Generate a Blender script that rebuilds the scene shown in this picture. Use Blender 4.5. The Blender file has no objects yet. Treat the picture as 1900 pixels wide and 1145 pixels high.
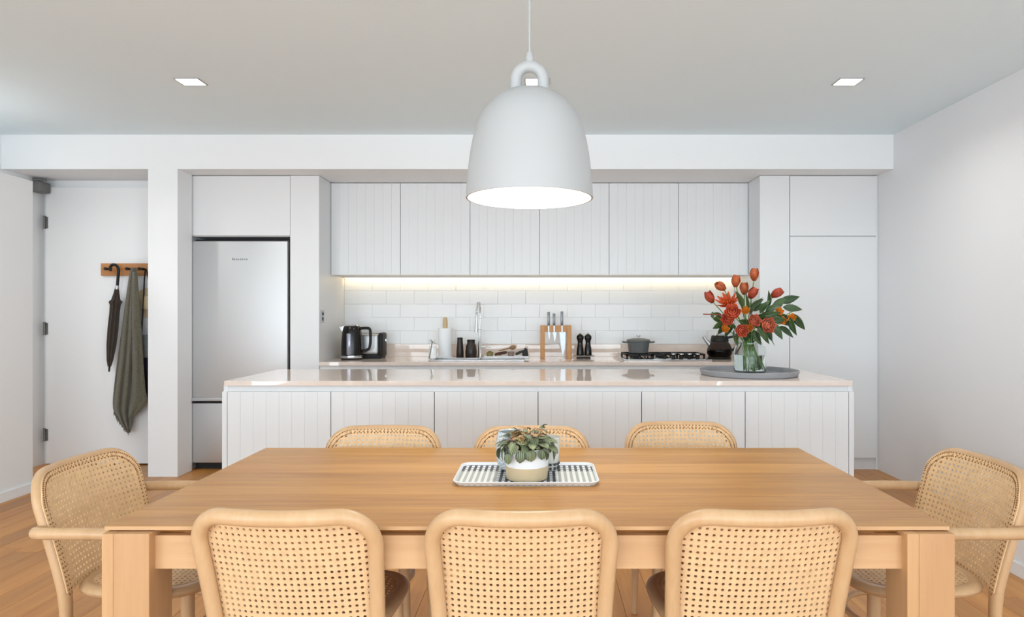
import bpy, bmesh, math, random
from mathutils import Vector, Matrix
random.seed(7)
S = bpy.context.scene
C = S.collection
PI = math.pi
# ------------------------------------------------------------------ camera, light, exposure
F, VX, VY, HC = 1200.0, 1003.0, 583.0, 1.30      # focal length in pixels, vanishing point, eye height
cam = bpy.data.objects.new('camera', bpy.data.cameras.new('camera'))
C.objects.link(cam)
cam.location = (0, 0, HC); cam.rotation_euler = (PI/2, 0, 0)
cam.data.sensor_width = 36.0; cam.data.lens = F*36/1900
cam.data.shift_x = -(VX-950)/1900; cam.data.shift_y = (VY-572.5)/1900
cam.data.clip_start = 0.02
S.camera = cam
w = bpy.data.worlds.new('sky'); S.world = w; w.use_nodes = True
bg = w.node_tree.nodes['Background']; bg.inputs[0].default_value = (0.88, 0.94, 1, 1); bg.inputs[1].default_value = 1.0
def area(name, loc, rot, sx, sy, power, col=(1, 1, 1)):
    l = bpy.data.lights.new(name, 'AREA'); l.shape = 'RECTANGLE'; l.size = sx; l.size_y = sy
    l.energy = power; l.color = col
    o = bpy.data.objects.new(name, l); C.objects.link(o); o.location = loc; o.rotation_euler = rot
    return o
DAY = (0.77, 0.905, 1.0)
area('window_daylight', (-0.75, -7.3, 1.1), (PI/2+0.65, 0, 0), 6.5, 2.2, 255, DAY)             # rear glazing
area('window_daylight_right', (3.1, -3.8, 1.1), (0, PI/2+0.7, 0), 2.2, 5.4, 195, DAY)           # fill light from unseen side glazing, added behind the camera
area('window_daylight_left', (-4.6, -3.8, 1.1), (0, -PI/2-0.7, 0), 2.2, 5.4, 215, DAY)  # same added fill from the left side
S.view_settings.view_transform = 'Standard'; S.view_settings.look = 'None'
S.view_settings.gamma = 1.0; S.view_settings.use_curve_mapping = False
S.view_settings.exposure = 0.45

def X(px, Y): return (px-VX)*Y/F
def Z(py, Y): return HC+(VY-py)*Y/F

# ------------------------------------------------------------------ materials
def srgb(r, g, b):
    f = lambda c: (c/255/12.92) if c/255 <= 0.04045 else ((c/255+0.055)/1.055)**2.4
    return (f(r), f(g), f(b), 1)
def nmat(name):
    m = bpy.data.materials.new(name); m.use_nodes = True
    return m, m.node_tree.nodes, m.node_tree.links, m.node_tree.nodes['Principled BSDF']
def mat(name, rgb, rough=0.5, metal=0.0, bump=0.0, bscale=40, var=0.0, vscale=6, emit=None, estr=0, trans=0, ior=1.45, spec=0.5, sheen=0, coat=0):
    m, N, L, P = nmat(name)
    col = srgb(*rgb)
    P.inputs['Base Color'].default_value = col
    P.inputs['Roughness'].default_value = rough
    P.inputs['Metallic'].default_value = metal
    P.inputs['IOR'].default_value = ior
    P.inputs['Specular IOR Level'].default_value = spec
    P.inputs['Transmission Weight'].default_value = trans
    P.inputs['Sheen Weight'].default_value = sheen
    P.inputs['Coat Weight'].default_value = coat
    if emit:
        P.inputs['Emission Color'].default_value = srgb(*emit); P.inputs['Emission Strength'].default_value = estr
    if var or bump:
        tc = N.new('ShaderNodeTexCoord')
    if var:
        n = N.new('ShaderNodeTexNoise'); n.inputs['Scale'].default_value = vscale; n.inputs['Detail'].default_value = 4
        L.new(tc.outputs['Object'], n.inputs['Vector'])
        r = N.new('ShaderNodeValToRGB')
        r.color_ramp.elements[0].position = 0.3; r.color_ramp.elements[1].position = 0.7
        r.color_ramp.elements[0].color = tuple(c*(1-var) for c in col[:3])+(1,)
        r.color_ramp.elements[1].color = tuple(min(1, c*(1+var)) for c in col[:3])+(1,)
        L.new(n.outputs['Fac'], r.inputs['Fac']); L.new(r.outputs['Color'], P.inputs['Base Color'])
    if bump:
        n2 = N.new('ShaderNodeTexNoise'); n2.inputs['Scale'].default_value = bscale; n2.inputs['Detail'].default_value = 3
        L.new(tc.outputs['Object'], n2.inputs['Vector'])
        b = N.new('ShaderNodeBump'); b.inputs['Strength'].default_value = bump; b.inputs['Distance'].default_value = 0.004
        L.new(n2.outputs['Fac'], b.inputs['Height']); L.new(b.outputs['Normal'], P.inputs['Normal'])
    return m
def wood(name, dark, light, axis=0, rough=0.45, gscale=9, stretch=0.06, rnd=0.12, bump=0.05, knots=0.0, spec=0.5):
    m, N, L, P = nmat(name)
    tc = N.new('ShaderNodeTexCoord'); oi = N.new('ShaderNodeObjectInfo')
    mul = N.new('ShaderNodeMath'); mul.operation = 'MULTIPLY'; mul.inputs[1].default_value = 37.0
    L.new(oi.outputs['Random'], mul.inputs[0])
    ad = N.new('ShaderNodeVectorMath'); ad.operation = 'ADD'
    L.new(tc.outputs['Object'], ad.inputs[0]); L.new(mul.outputs[0], ad.inputs[1])
    mp = N.new('ShaderNodeMapping'); sc = [1, 1, 1]; sc[axis] = stretch
    mp.inputs['Scale'].default_value = sc
    L.new(ad.outputs[0], mp.inputs['Vector'])
    n = N.new('ShaderNodeTexNoise'); n.inputs['Scale'].default_value = gscale; n.inputs['Detail'].default_value = 7; n.inputs['Roughness'].default_value = 0.6
    n.inputs['Distortion'].default_value = 0.6
    L.new(mp.outputs[0], n.inputs['Vector'])
    n3 = N.new('ShaderNodeTexNoise'); n3.inputs['Scale'].default_value = gscale*9; n3.inputs['Detail'].default_value = 3
    L.new(mp.outputs[0], n3.inputs['Vector'])
    mx = N.new('ShaderNodeMix'); mx.data_type = 'FLOAT'; mx.inputs[0].default_value = 0.28
    L.new(n.outputs['Fac'], mx.inputs[2]); L.new(n3.outputs['Fac'], mx.inputs[3])
    r = N.new('ShaderNodeValToRGB')
    r.color_ramp.elements[0].position = 0.3; r.color_ramp.elements[1].position = 0.68
    r.color_ramp.elements[0].color = srgb(*dark); r.color_ramp.elements[1].color = srgb(*light)
    L.new(mx.outputs[0], r.inputs['Fac'])
    hsv = N.new('ShaderNodeHueSaturation')
    mr = N.new('ShaderNodeMapRange'); mr.inputs['To Min'].default_value = 1-rnd; mr.inputs['To Max'].default_value = 1+rnd
    L.new(oi.outputs['Random'], mr.inputs['Value']); L.new(mr.outputs[0], hsv.inputs['Value'])
    L.new(r.outputs['Color'], hsv.inputs['Color'])
    L.new(hsv.outputs['Color'], P.inputs['Base Color'])
    P.inputs['Roughness'].default_value = rough; P.inputs['Specular IOR Level'].default_value = spec
    b = N.new('ShaderNodeBump'); b.inputs['Strength'].default_value = bump; b.inputs['Distance'].default_value = 0.003
    L.new(mx.outputs[0], b.inputs['Height']); L.new(b.outputs['Normal'], P.inputs['Normal'])
    return m
M = {}
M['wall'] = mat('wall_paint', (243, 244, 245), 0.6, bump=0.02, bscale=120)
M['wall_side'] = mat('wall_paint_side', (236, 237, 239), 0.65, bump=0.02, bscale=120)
M['ceiling'] = mat('ceiling_paint', (235, 249, 255), 0.8, bump=0.02, bscale=120)
M['lacquer'] = mat('white_lacquer', (231, 232, 233), 0.38)
M['carcass'] = mat('carcass_white', (222, 223, 225), 0.5)
M['gap'] = mat('shadow_gap', (60, 60, 62), 0.7)
M['stone'] = mat('beige_stone', (232, 216, 205), 0.025, var=0.035, vscale=22, spec=0.75)
M['tile'] = mat('glazed_tile', (238, 239, 240), 0.32, bump=0.1, bscale=12, var=0.01, vscale=3)
M['grout'] = mat('grout', (232, 232, 232), 0.8)
M['steel'] = mat('brushed_steel', (205, 206, 207), 0.5, 1.0)
M['chrome'] = mat('chrome', (215, 217, 220), 0.12, 1.0)
M['black'] = mat('black_gloss', (12, 12, 12), 0.22)
M['blackmat'] = mat('black_matte', (18, 17, 16), 0.55)
M['iron'] = mat('cast_iron', (22, 21, 20), 0.6, bump=0.1, bscale=200)
M['darkgap'] = mat('fridge_seal', (28, 29, 31), 0.5)  # near-black body colour makes the dark gap round the doors
M['tabletop'] = wood('oak_top', (166, 108, 46), (216, 160, 84), 0, 0.33, 8, 0.06, 0.06, 0.03)
M['tableleg'] = wood('oak_leg', (180, 134, 92), (196, 151, 107), 2, 0.45, 8, 0.08, 0.04, 0.03)
M['tableleg2'] = wood('oak_leg_light', (190, 144, 98), (206, 161, 115), 2, 0.45, 8, 0.08, 0.03, 0.03)
M['apron'] = wood('oak_apron', (190, 145, 102), (208, 165, 121), 0, 0.45, 9, 0.07, 0.04, 0.03)
M['floor'] = wood('floor_board', (172, 110, 50), (212, 150, 78), 1, 0.34, 6, 0.06, 0.14, 0.04)
M['beech'] = wood('steamed_beech', (194, 153, 110), (208, 171, 131), 2, 0.38, 10, 0.15, 0.02, 0.02)
M['cane'] = mat('woven_cane', (221, 184, 140), 0.55, var=0.08, vscale=45, bump=0.25, bscale=320)
M['lacing'] = mat('lacing_hole', (132, 86, 42), 0.8)
M['lampwhite'] = mat('lamp_white', (182, 183, 184), 0.45)
M['oakrail'] = wood('rail_oak', (176, 112, 62), (206, 146, 92), 0, 0.5, 14, 0.1, 0.02)
M['blockwood'] = wood('block_wood', (178, 122, 70), (208, 154, 98), 2, 0.5, 18, 0.1, 0.02)
M['greytray'] = mat('grey_tray', (150, 151, 155), 0.5, var=0.04, vscale=12)
M['terra'] = mat('pot_base', (205, 186, 152), 0.75, bump=0.1, bscale=120)
M['potwhite'] = mat('pot_glaze', (236, 239, 243), 0.3)
M['soil'] = mat('soil', (52, 38, 26), 0.95, bump=0.5, bscale=90)

# ------------------------------------------------------------------ geometry helpers
ORI = {}
def tag(o, label=None, cat=None, group=None, kind=None):
    if label: o['label'] = label
    if cat: o['category'] = cat
    if group: o['group'] = group
    if kind: o['kind'] = kind
    return o
def thing(name, loc, label, cat, group=None):
    o = bpy.data.objects.new(name, None); C.objects.link(o); o.location = loc; o.empty_display_size = 0.05
    ORI[o.name] = Vector(loc)
    return tag(o, label, cat, group)
def obj(name, bm, m, parent=None, smooth=False, org=None):
    """bm in world coordinates (or in the coordinates of the root thing when the root is at 0,0,0)"""
    if parent is not None:
        o0 = ORI[parent.name]
    else:
        if org is None:
            xs = [v.co for v in bm.verts]
            o0 = Vector(((min(v.x for v in xs)+max(v.x for v in xs))/2, (min(v.y for v in xs)+max(v.y for v in xs))/2, min(v.z for v in xs)))
        else: o0 = Vector(org)
    bmesh.ops.translate(bm, verts=bm.verts, vec=-o0)
    bmesh.ops.recalc_face_normals(bm, faces=bm.faces)
    me = bpy.data.meshes.new(name); bm.to_mesh(me); bm.free()
    me.materials.append(M[m] if isinstance(m, str) else m)
    if smooth:
        for p in me.polygons: p.use_smooth = True
        try: me.set_sharp_from_angle(angle=math.radians(40))
        except Exception: pass
    o = bpy.data.objects.new(name, me); C.objects.link(o)
    if parent is not None: o.parent = parent
    else: o.location = o0
    ORI[o.name] = o0
    return o
def struct(name, bm, m, **k):
    return tag(obj(name, bm, m, **k), kind='structure')
def B(): return bmesh.new()
def box(bm, x0, x1, y0, y1, z0, z1, bev=0.0, seg=2):
    r = bmesh.ops.create_cube(bm, size=1.0)
    vs = r['verts']
    for v in vs:
        v.co = Vector(((x0+x1)/2+v.co.x*(x1-x0), (y0+y1)/2+v.co.y*(y1-y0), (z0+z1)/2+v.co.z*(z1-z0)))
    if bev:
        es = list({e for v in vs for e in v.link_edges})
        bmesh.ops.bevel(bm, geom=es, offset=bev, segments=seg, affect='EDGES', profile=0.5)
    return bm
def bx(*a, **k): return box(B(), *a, **k)
def ring_frames(pts, closed):
    n = len(pts); T = []
    for i in range(n):
        a = pts[(i-1) % n] if (closed or i > 0) else pts[i]
        b = pts[(i+1) % n] if (closed or i < n-1) else pts[i]
        T.append((b-a).normalized())
    return T
def tube(bm, pts, r, seg=10, closed=False, cap=True, flat=None, up=None):
    """r: radius or list; flat: second radius along the given up direction"""
    pts = [Vector(p) for p in pts]; n = len(pts)
    rs = r if isinstance(r, (list, tuple)) else [r]*n
    T = ring_frames(pts, closed)
    ref = Vector(up) if up else (Vector((0, 0, 1)) if abs(T[0].z) < 0.9 else Vector((1, 0, 0)))
    rings = []; u = None
    for i in range(n):
        if up: u = (ref-T[i]*ref.dot(T[i])).normalized()
        elif u is None: u = (ref-T[i]*ref.dot(T[i])).normalized()
        else: u = (u-T[i]*u.dot(T[i])).normalized()
        v = T[i].cross(u)
        fr = (flat/ (rs[0] if not isinstance(flat, (list, tuple)) else 1)) if flat else 1
        rings.append([bm.verts.new(pts[i]+v*math.cos(2*PI*k/seg)*rs[i]+u*math.sin(2*PI*k/seg)*rs[i]*fr) for k in range(seg)])
    m = n if closed else n-1
    for i in range(m):
        a, b = rings[i], rings[(i+1) % n]
        for k in range(seg): bm.faces.new((a[k], a[(k+1) % seg], b[(k+1) % seg], b[k]))
    if cap and not closed:
        bm.faces.new(rings[0]); bm.faces.new(list(reversed(rings[-1])))
    return bm
def lathe(bm, prof, c=(0, 0, 0), seg=32, cap0=True, cap1=True):
    c = Vector(c); rings = []
    for r, z in prof:
        rings.append([bm.verts.new(c+Vector((r*math.cos(2*PI*k/seg), r*math.sin(2*PI*k/seg), z))) for k in range(seg)])
    for i in range(len(rings)-1):
        a, b = rings[i], rings[i+1]
        for k in range(seg): bm.faces.new((a[k], a[(k+1) % seg], b[(k+1) % seg], b[k]))
    if cap0: bm.faces.new(list(reversed(rings[0])))
    if cap1: bm.faces.new(rings[-1])
    return bm
def smoothpath(ctrl, n=6, closed=False):
    P = [Vector(p) for p in ctrl]; out = []; k = len(P)
    rng = range(k) if closed else range(k-1)
    for i in rng:
        p0 = P[(i-1) % k] if (closed or i > 0) else P[i]*2-P[i+1]
        p1 = P[i]; p2 = P[(i+1) % k]
        p3 = P[(i+2) % k] if (closed or i < k-2) else P[i+1]*2-P[i]
        for j in range(n):
            t = j/n
            out.append(0.5*((2*p1)+(-p0+p2)*t+(2*p0-5*p1+4*p2-p3)*t*t+(-p0+3*p1-3*p2+p3)*t*t*t))
    if not closed: out.append(P[-1])
    return out
def prism(bm, poly, y0, y1):
    """poly of (x,z), extruded along y"""
    a = [bm.verts.new((x, y0, z)) for x, z in poly]; b = [bm.verts.new((x, y1, z)) for x, z in poly]
    bm.faces.new(a); bm.faces.new(list(reversed(b))); n = len(poly)
    for i in range(n): bm.faces.new((a[i], b[i], b[(i+1) % n], a[(i+1) % n]))
    return bm
def prismz(bm, poly, z0, z1):
    a = [bm.verts.new((x, y, z0)) for x, y in poly]; b = [bm.verts.new((x, y, z1)) for x, y in poly]
    bm.faces.new(list(reversed(a))); bm.faces.new(b); n = len(poly)
    for i in range(n): bm.faces.new((a[i], a[(i+1) % n], b[(i+1) % n], b[i]))
    return bm
def rrect(x0, x1, y0, y1, r, n=6):
    out = []
    for cx, cy, a0 in ((x1-r, y1-r, 0), (x0+r, y1-r, 90), (x0+r, y0+r, 180), (x1-r, y0+r, 270)):
        for i in range(n+1):
            a = math.radians(a0+90*i/n); out.append((cx+r*math.cos(a), cy+r*math.sin(a)))
    return out
def vdoor(x0, x1, yf, z0, z1, t=0.02, n=8, g=0.0026, d=0.0022):
    """board-fronted door with V grooves cut into its face"""
    bm = B(); w_ = (x1-x0)/n; prof = [(x0, yf)]
    for i in range(1, n):
        x = x0+i*w_; prof += [(x-g, yf), (x, yf+d), (x+g, yf)]
    prof += [(x1, yf), (x1, yf+t), (x0, yf+t)]
    return prismz(bm, prof, z0, z1)

# ------------------------------------------------------------------ key dimensions
XL, XR = -4.31, 2.82          # side walls
YB = 5.17                      # front of the bulkhead
YC = 5.40                      # front of the tall cabinets and the rear worktop
YU = 5.70                      # front of the wall cabinets
YW = 6.11                      # tiled wall
ZC, ZS = 2.735, 2.46           # ceiling, soffit
YR = -7.0                      # rear wall

# ------------------------------------------------------------------ the setting
fl = struct('floor', bx(XL, XR, YR, 6.3, -0.1, -0.018), 'floor')
pw = 0.13; pl = 3.6
bm = bx(-pw/2+0.0006, pw/2-0.0006, -pl/2+0.0008, pl/2-0.0008, -0.018, 0, bev=0.0012, seg=1)
pme = bpy.data.meshes.new('floor_plank'); bm.to_mesh(pme); bm.free(); pme.materials.append(M['floor'])
k = 0; x = XL+pw/2
while x-pw/2 < XR:
    y = YR-random.uniform(0, pl*0.8)+pl/2
    while y-pl/2 < 6.2:
        o = bpy.data.objects.new('plank', pme); C.objects.link(o); o.parent = fl
        o.location = Vector((x, y, 0))-ORI['floor']; y += pl
    x += pw
struct('ceiling', bx(XL, XR, YR, YB, ZC, ZC+0.1), 'ceiling')
def holed(x0, x1):  # side wall with an opening added for the fill light
    bm = bx(x0, x1, -1.05, 6.3, -0.1, ZC+0.1); box(bm, x0, x1, YR, -6.55, -0.1, ZC+0.1)
    box(bm, x0, x1, -6.55, -1.05, -0.1, 0.08); box(bm, x0, x1, -6.55, -1.05, 2.56, ZC+0.1)
    return bm
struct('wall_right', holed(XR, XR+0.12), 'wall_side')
struct('wall_outer_left', holed(XL-0.12, XL), 'wall')
struct('wall_left', bx(-3.83, -3.72, -0.6, 4.74, 0, 2.275, bev=0.003), 'wall')
struct('baseboard_left', bx(-3.72, -3.706, -0.6, 4.74, 0, 0.07, bev=0.002), 'wall')
struct('trim_1', bx(XL, XR, YB, 6.3, ZS, ZC+0.1), 'wall')                      # bulkhead above the kitchen
struct('wall_pillar', bx(-3.138, -2.902, YB, 5.384, 0, ZS), 'wall')
struct('wall_nook', bx(-3.138, -2.932, 5.384, 6.1, 0, ZS), 'wall')
wb = struct('wall_back', bx(XL, XR, YW, 6.3, -0.02, ZS), 'grout')
struct('wall_hall', box(bx(XL, -4.27, 5.62, 5.75, 0, ZS), -4.27, -3.138, 5.62, 5.75, 2.40, ZS), 'wall')
# rear wall with the wide glazed opening the daylight comes through (behind the camera)
bm = bx(XL, -4.1, YR-0.15, YR, 0, ZC); box(bm, 2.6, XR, YR-0.15, YR, 0, ZC); box(bm, -4.1, 2.6, YR-0.15, YR, 2.6, ZC)
struct('wall_rear', bm, 'wall')
bm = B()
for x in (-4.06, -2.4, -0.75, 0.9, 2.56): box(bm, x-0.03, x+0.03, YR-0.12, YR-0.06, 0, 2.6)
struct('window_1', bm, 'lacquer')
for i, xw in enumerate((XR+0.01, XL-0.04)):  # frames of the unseen side windows, added to even out the light
    bm = B()
    for y in (-6.52, -5.15, -3.8, -2.45, -1.08): box(bm, xw, xw+0.03, y-0.03, y+0.03, 0.08, 2.56)
    struct('window_%d' % (i+2), bm, 'lacquer')
# backsplash: handmade white tiles, each a little out of plane
TW, TH = 0.263, 0.1255
def tile_mesh(i):
    random.seed(50+i)
    bm = bx(-TW/2+0.0007, TW/2-0.0007, -0.008, 0.0, -TH/2+0.0007, TH/2-0.0007, bev=0.0015, seg=2)
    for v in bm.verts: v.co += Vector((random.uniform(-1, 1), random.uniform(-0.4, 0.4), random.uniform(-1, 1)))*0.0012
    me = bpy.data.meshes.new('wall_tile'); bm.to_mesh(me); bm.free(); me.materials.append(M['tile'])
    return me
tms = [tile_mesh(i) for i in range(5)]
random.seed(11)
for r in range(5):
    for c in range(15):
        x = -1.85+TW/2+c*TW-(TW/2 if r % 2 else 0)
        if x-TW/2 > 1.80: continue
        o = bpy.data.objects.new('tile', random.choice(tms)); C.objects.link(o); o.parent = wb
        xa, xb = max(x-TW/2, -1.8485), min(x+TW/2, 1.828)
        if xb-xa < 0.02: continue
        o.scale.x = (xb-xa)/TW; x = (xa+xb)/2
        o.location = Vector((x, YW-0.001, 1.018+TH/2+r*TH))-ORI['wall_back']
        o.rotation_euler = (random.uniform(-0.006, 0.008), 0, random.uniform(-0.003, 0.003))
# low white built-in seat along the right wall, hidden but for one corner behind the armchair
lb = thing('low_bench', (2.6, 2.4, 0), 'low white built-in bench along the right wall, behind the right armchair', 'bench')
obj('body', bx(2.372, XR-0.002, 1.3, 3.55, 0.0, 0.40, bev=0.003), 'lacquer', lb)
obj('seat_board', bx(2.355, XR-0.002, 1.29, 3.56, 0.40, 0.425, bev=0.004), 'lacquer', lb)
obj('plinth', bx(2.36, 2.372, 1.3, 3.55, 0, 0.07, bev=0.003), 'lacquer', lb)

M['closer'] = mat('closer_grey', (120, 120, 117), 0.45, 0.3)
# ------------------------------------------------------------------ hall door with hinges and closer
d = struct('door_1', bx(-4.265, -3.145, 5.575, 5.615, 0.012, 2.395, bev=0.002), 'wall')
for z in (Z(413, 5.57), Z(610, 5.57), Z(807, 5.57)):
    bm = tube(B(), [(-4.27, 5.565, z-0.05), (-4.27, 5.565, z+0.05)], 0.009, 10)
    box(bm, -4.27, -4.245, 5.572, 5.5755, z-0.05, z+0.05)
    for e in (-0.055, 0.05): tube(bm, [(-4.27, 5.565, z+e), (-4.27, 5.565, z+e+0.008)], 0.011, 10)
    obj('hinge', bm, 'closer', d, smooth=True)
dc = thing('door_closer', (-4.27, 5.5, 2.3), 'small grey door closer in the top corner above the hall door hinges', 'door closer')
obj('body', bx(-4.308, -4.215, 5.45, 5.57, 2.335, 2.425, bev=0.012), 'closer', dc, smooth=True)
obj('arm', tube(B(), [(-4.29, 5.46, 2.44), (-4.2, 5.5, 2.44)], 0.011, 8), 'closer', dc)

# peg rail, umbrella, throw, bag on the hall door
YD = 5.574
pr = thing('peg_rail', (-3.5, YD, 1.63), 'oak peg rail mounted on the white hall door', 'peg rail')
obj('board', bx(X(190, YD), -3.16, YD-0.022, YD, Z(512, YD), Z(489, YD), bev=0.003), 'oakrail', pr)
pegs = (X(208, YD), X(247, YD), X(270, YD))
for xp in pegs:
    obj('peg', lathe(B(), [(0.011, 0), (0.009, 0.05), (0.014, 0.06), (0.013, 0.072), (0.004, 0.076)], (0, 0, 0), 14), 'blackmat', pr)
    o = bpy.data.objects[-1] if False else list(C.objects)[-1]
    o.rotation_euler = (PI/2, 0, 0)
    for v in o.data.vertices: v.co += ORI[pr.name]
    o.location = Vector((xp, YD-0.02, Z(500, YD)))-ORI[pr.name]
YUm = 5.50
M['umbrella'] = mat('umbrella_cloth', (52, 40, 30), 0.7, var=0.15, vscale=40, sheen=0.2)
um = thing('umbrella', (X(212, YUm), YUm, 0.8), 'folded dark brown umbrella hooked on the peg rail', 'umbrella')
hk = smoothpath([(X(204, YUm), YUm+0.005, Z(503, YUm)), (X(204, YUm), YUm+0.005, Z(496, YUm)), (X(209, YUm), YUm, Z(491, YUm)), (X(216, YUm), YUm, Z(493, YUm)), (X(220, YUm), YUm, Z(501, YUm)), (X(219, YUm), YUm, Z(515, YUm)), (X(217.5, YUm), YUm, Z(533, YUm))], 5)
obj('handle', tube(B(), hk, 0.0115, 10), 'blackmat', um, smooth=True)
obj('collar', tube(B(), [(X(217.6, YUm), YUm, Z(530, YUm)), (X(217, YUm), YUm, Z(537, YUm))], 0.014, 10), 'steel', um, smooth=True)
bm = B(); prf = [(0.013, 534), (0.02, 545), (0.03, 556), (0.046, 560), (0.036, 566), (0.034, 580), (0.036, 610), (0.033, 640), (0.022, 668), (0.012, 680)]
rings = []
for r, py in prf:
    cx = X(217-(py-534)/(690-534)*15, YUm); z = Z(py, YUm)
    rings.append([bm.verts.new((cx+r*(1+0.22*math.cos(8*a))*math.cos(a), YUm+r*0.8*(1+0.22*math.cos(8*a))*math.sin(a), z)) for a in [2*PI*k/32 for k in range(32)]])
for a, b in zip(rings, rings[1:]):
    for k in range(32): bm.faces.new((a[k], a[(k+1) % 32], b[(k+1) % 32], b[k]))
bm.faces.new(rings[0]); bm.faces.new(rings[-1])
obj('canopy', bm, 'umbrella', um, smooth=True)
obj('ferrule', tube(B(), [(X(203.5, YUm), YUm, Z(678, YUm)), (X(202.3, YUm), YUm, Z(690, YUm))], [0.009, 0.006], 8), 'blackmat', um)
# throw: gathered at the peg, falling in folds to a fringed point
M['throw'] = mat('throw_wool', (104, 99, 82), 0.95, var=0.18, vscale=60, bump=0.6, bscale=260, sheen=0.3)
YT = 5.50
def throw_mesh(edges, amp, nf, yo, ph):
    bm = B(); nx = 28; rows = []; steps = 34
    def lerp(py, i):
        for (p0, a0), (p1, a1) in zip([(e[0], e[i]) for e in edges], [(e[0], e[i]) for e in edges][1:]):
            if p0 <= py <= p1: return a0+(a1-a0)*(py-p0)/(p1-p0)
        return edges[-1][i]
    p0, p1 = edges[0][0], edges[-1][0]
    for j in range(steps+1):
        py = p0+(p1-p0)*j/steps; l, r = lerp(py, 1), lerp(py, 2); row = []
        for i in range(nx+1):
            t = i/nx; a = amp*min(1, 0.25+j/steps*1.2)
            y = YT+yo+a*math.sin(t*nf*2*PI+ph+0.4*math.sin(j*0.25))-0.03*math.sin(PI*t)
            px = l+(r-l)*t
            row.append(bm.verts.new((X(px, y), y, Z(py, y))))
        rows.append(row)
    for a, b in zip(rows, rows[1:]):
        for i in range(nx): bm.faces.new((a[i], a[i+1], b[i+1], b[i]))
    return bm
def solid(o, t):
    md = o.modifiers.new('thickness', 'SOLIDIFY'); md.thickness = t; md.offset = 0
th = thing('throw_blanket', (X(240, YT), YT, 0.3), 'olive green woven throw hanging in folds from the peg rail', 'throw')
o = obj('drape', throw_mesh([(497, 243, 252), (512, 240, 254), (600, 227, 258), (700, 214, 256), (745, 209, 254), (762, 210, 250), (785, 222, 246), (803, 236, 241)], 0.019, 3.1, -0.012, 0.4), 'throw', th, smooth=True); solid(o, 0.006)
o = obj('fold', throw_mesh([(505, 247, 254), (600, 244, 262), (700, 246, 268), (726, 246, 270), (742, 244, 275), (760, 240, 262), (775, 238, 246)], 0.009, 1.4, -0.045, 2.2), 'throw', th, smooth=True); solid(o, 0.006)
bm = B(); random.seed(3)
for i in range(26):
    t = i/25; px = 211+(238-211)*t; py = 764+(800-764)*t
    y = YT-0.02+random.uniform(-.01, .01)
    tube(bm, [(X(px, y), y, Z(py, y)), (X(px+random.uniform(-2, 2), y), y, Z(py+random.uniform(5, 10), y))], 0.0022, 5)
tag(obj('fringe', bm, 'throw', th), kind='stuff')
M['baggrey'] = mat('bag_grey', (122, 128, 124), 0.7, var=0.08, vscale=20)
M['bagnavy'] = mat('bag_navy', (44, 40, 54), 0.75, var=0.1, vscale=20)
M['straw'] = mat('straw', (224, 202, 162), 0.8, bump=0.4, bscale=150)
bg_ = thing('shoulder_bag', (X(276, 5.53), 5.53, 0.6), 'dark navy shoulder bag with a grey flap, half hidden behind the pillar and the throw', 'bag')
bm = bx(X(262, 5.545), X(300, 5.545), 5.505, 5.568, Z(745, 5.54), Z(625, 5.54), bev=0.018, seg=3); obj('body', bm, 'bagnavy', bg_, smooth=True)
bm = bx(X(257, 5.53), X(302, 5.53), 5.492, 5.568, Z(664, 5.53), Z(622, 5.53), bev=0.02, seg=3); obj('flap', bm, 'baggrey', bg_, smooth=True)
obj('strap', tube(B(), smoothpath([(X(262, 5.53), 5.53, Z(626, 5.53)), (X(265, 5.53), 5.535, Z(570, 5.53)), (X(270, 5.53), 5.535, Z(499, 5.53)), (X(284, 5.53), 5.535, Z(570, 5.53)), (X(296, 5.53), 5.53, Z(626, 5.53))], 5), 0.009, 8, flat=0.004), 'bagnavy', bg_, smooth=True)
sh = thing('straw_hat', (X(274, 5.56), 5.56, 1.2), 'pale straw hat hung flat against the hall door, behind the throw', 'hat')
bm = lathe(B(), [(0.0, 0.075), (0.05, 0.07), (0.062, 0.05), (0.066, 0.0), (0.13, -0.008), (0.13, -0.012), (0.06, -0.006)], (0, 0, 0), 32, cap0=False, cap1=False)
bmesh.ops.rotate(bm, verts=bm.verts, cent=(0, 0, 0), matrix=Matrix.Rotation(PI/2, 3, 'X'))
bmesh.ops.translate(bm, verts=bm.verts, vec=(X(275, 5.56), 5.5735-0.014, Z(562, 5.56)))
for v in bm.verts: v.co.y = 5.573-(5.573-v.co.y)*0.45
obj('crown', bm, 'straw', sh, smooth=True)

# ------------------------------------------------------------------ kitchen: tall units, wall units, base units
g = 0.0025
# refrigerator housing
xf0, xf1 = X(353.5, YC), X(538.5, YC)
t = thing('overhead_cabinet', ((xf0+xf1)/2, 5.7, 1.95), 'white flat-fronted cabinet above the steel refrigerator', 'cabinet')
obj('body', bx(xf0, xf1, YC+0.022, YW-0.005, Z(438.5, YC), ZS-0.004), 'carcass', t)
obj('door', bx(xf0+g, xf1-g, YC, YC+0.02, Z(437, YC), ZS-0.006, bev=0.0015), 'lacquer', t)
x1 = X(592, YC)
tag(obj('end_panel', bx(xf1, x1, YC, YW-0.005, 0.0, ZS-0.003, bev=0.0015), 'lacquer'), 'tall white panel between the refrigerator and the rear worktop', 'panel')
fr = thing('refrigerator', ((xf0+xf1)/2, 5.7, 0), 'brushed steel refrigerator with the freezer door below', 'refrigerator')
fx0, fx1 = X(356, YC), X(534.5, YC); zt = Z(447.5, YC); zs = Z(745, YC)
obj('body', bx(fx0+0.004, fx1+0.022, YC+0.055, YW-0.01, 0.0, zt+0.018), 'darkgap', fr)
dr = obj('door', bx(fx0, fx1, YC-0.012, YC+0.05, zs+0.006, zt, bev=0.007, seg=3), 'steel', fr, smooth=True)
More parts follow.
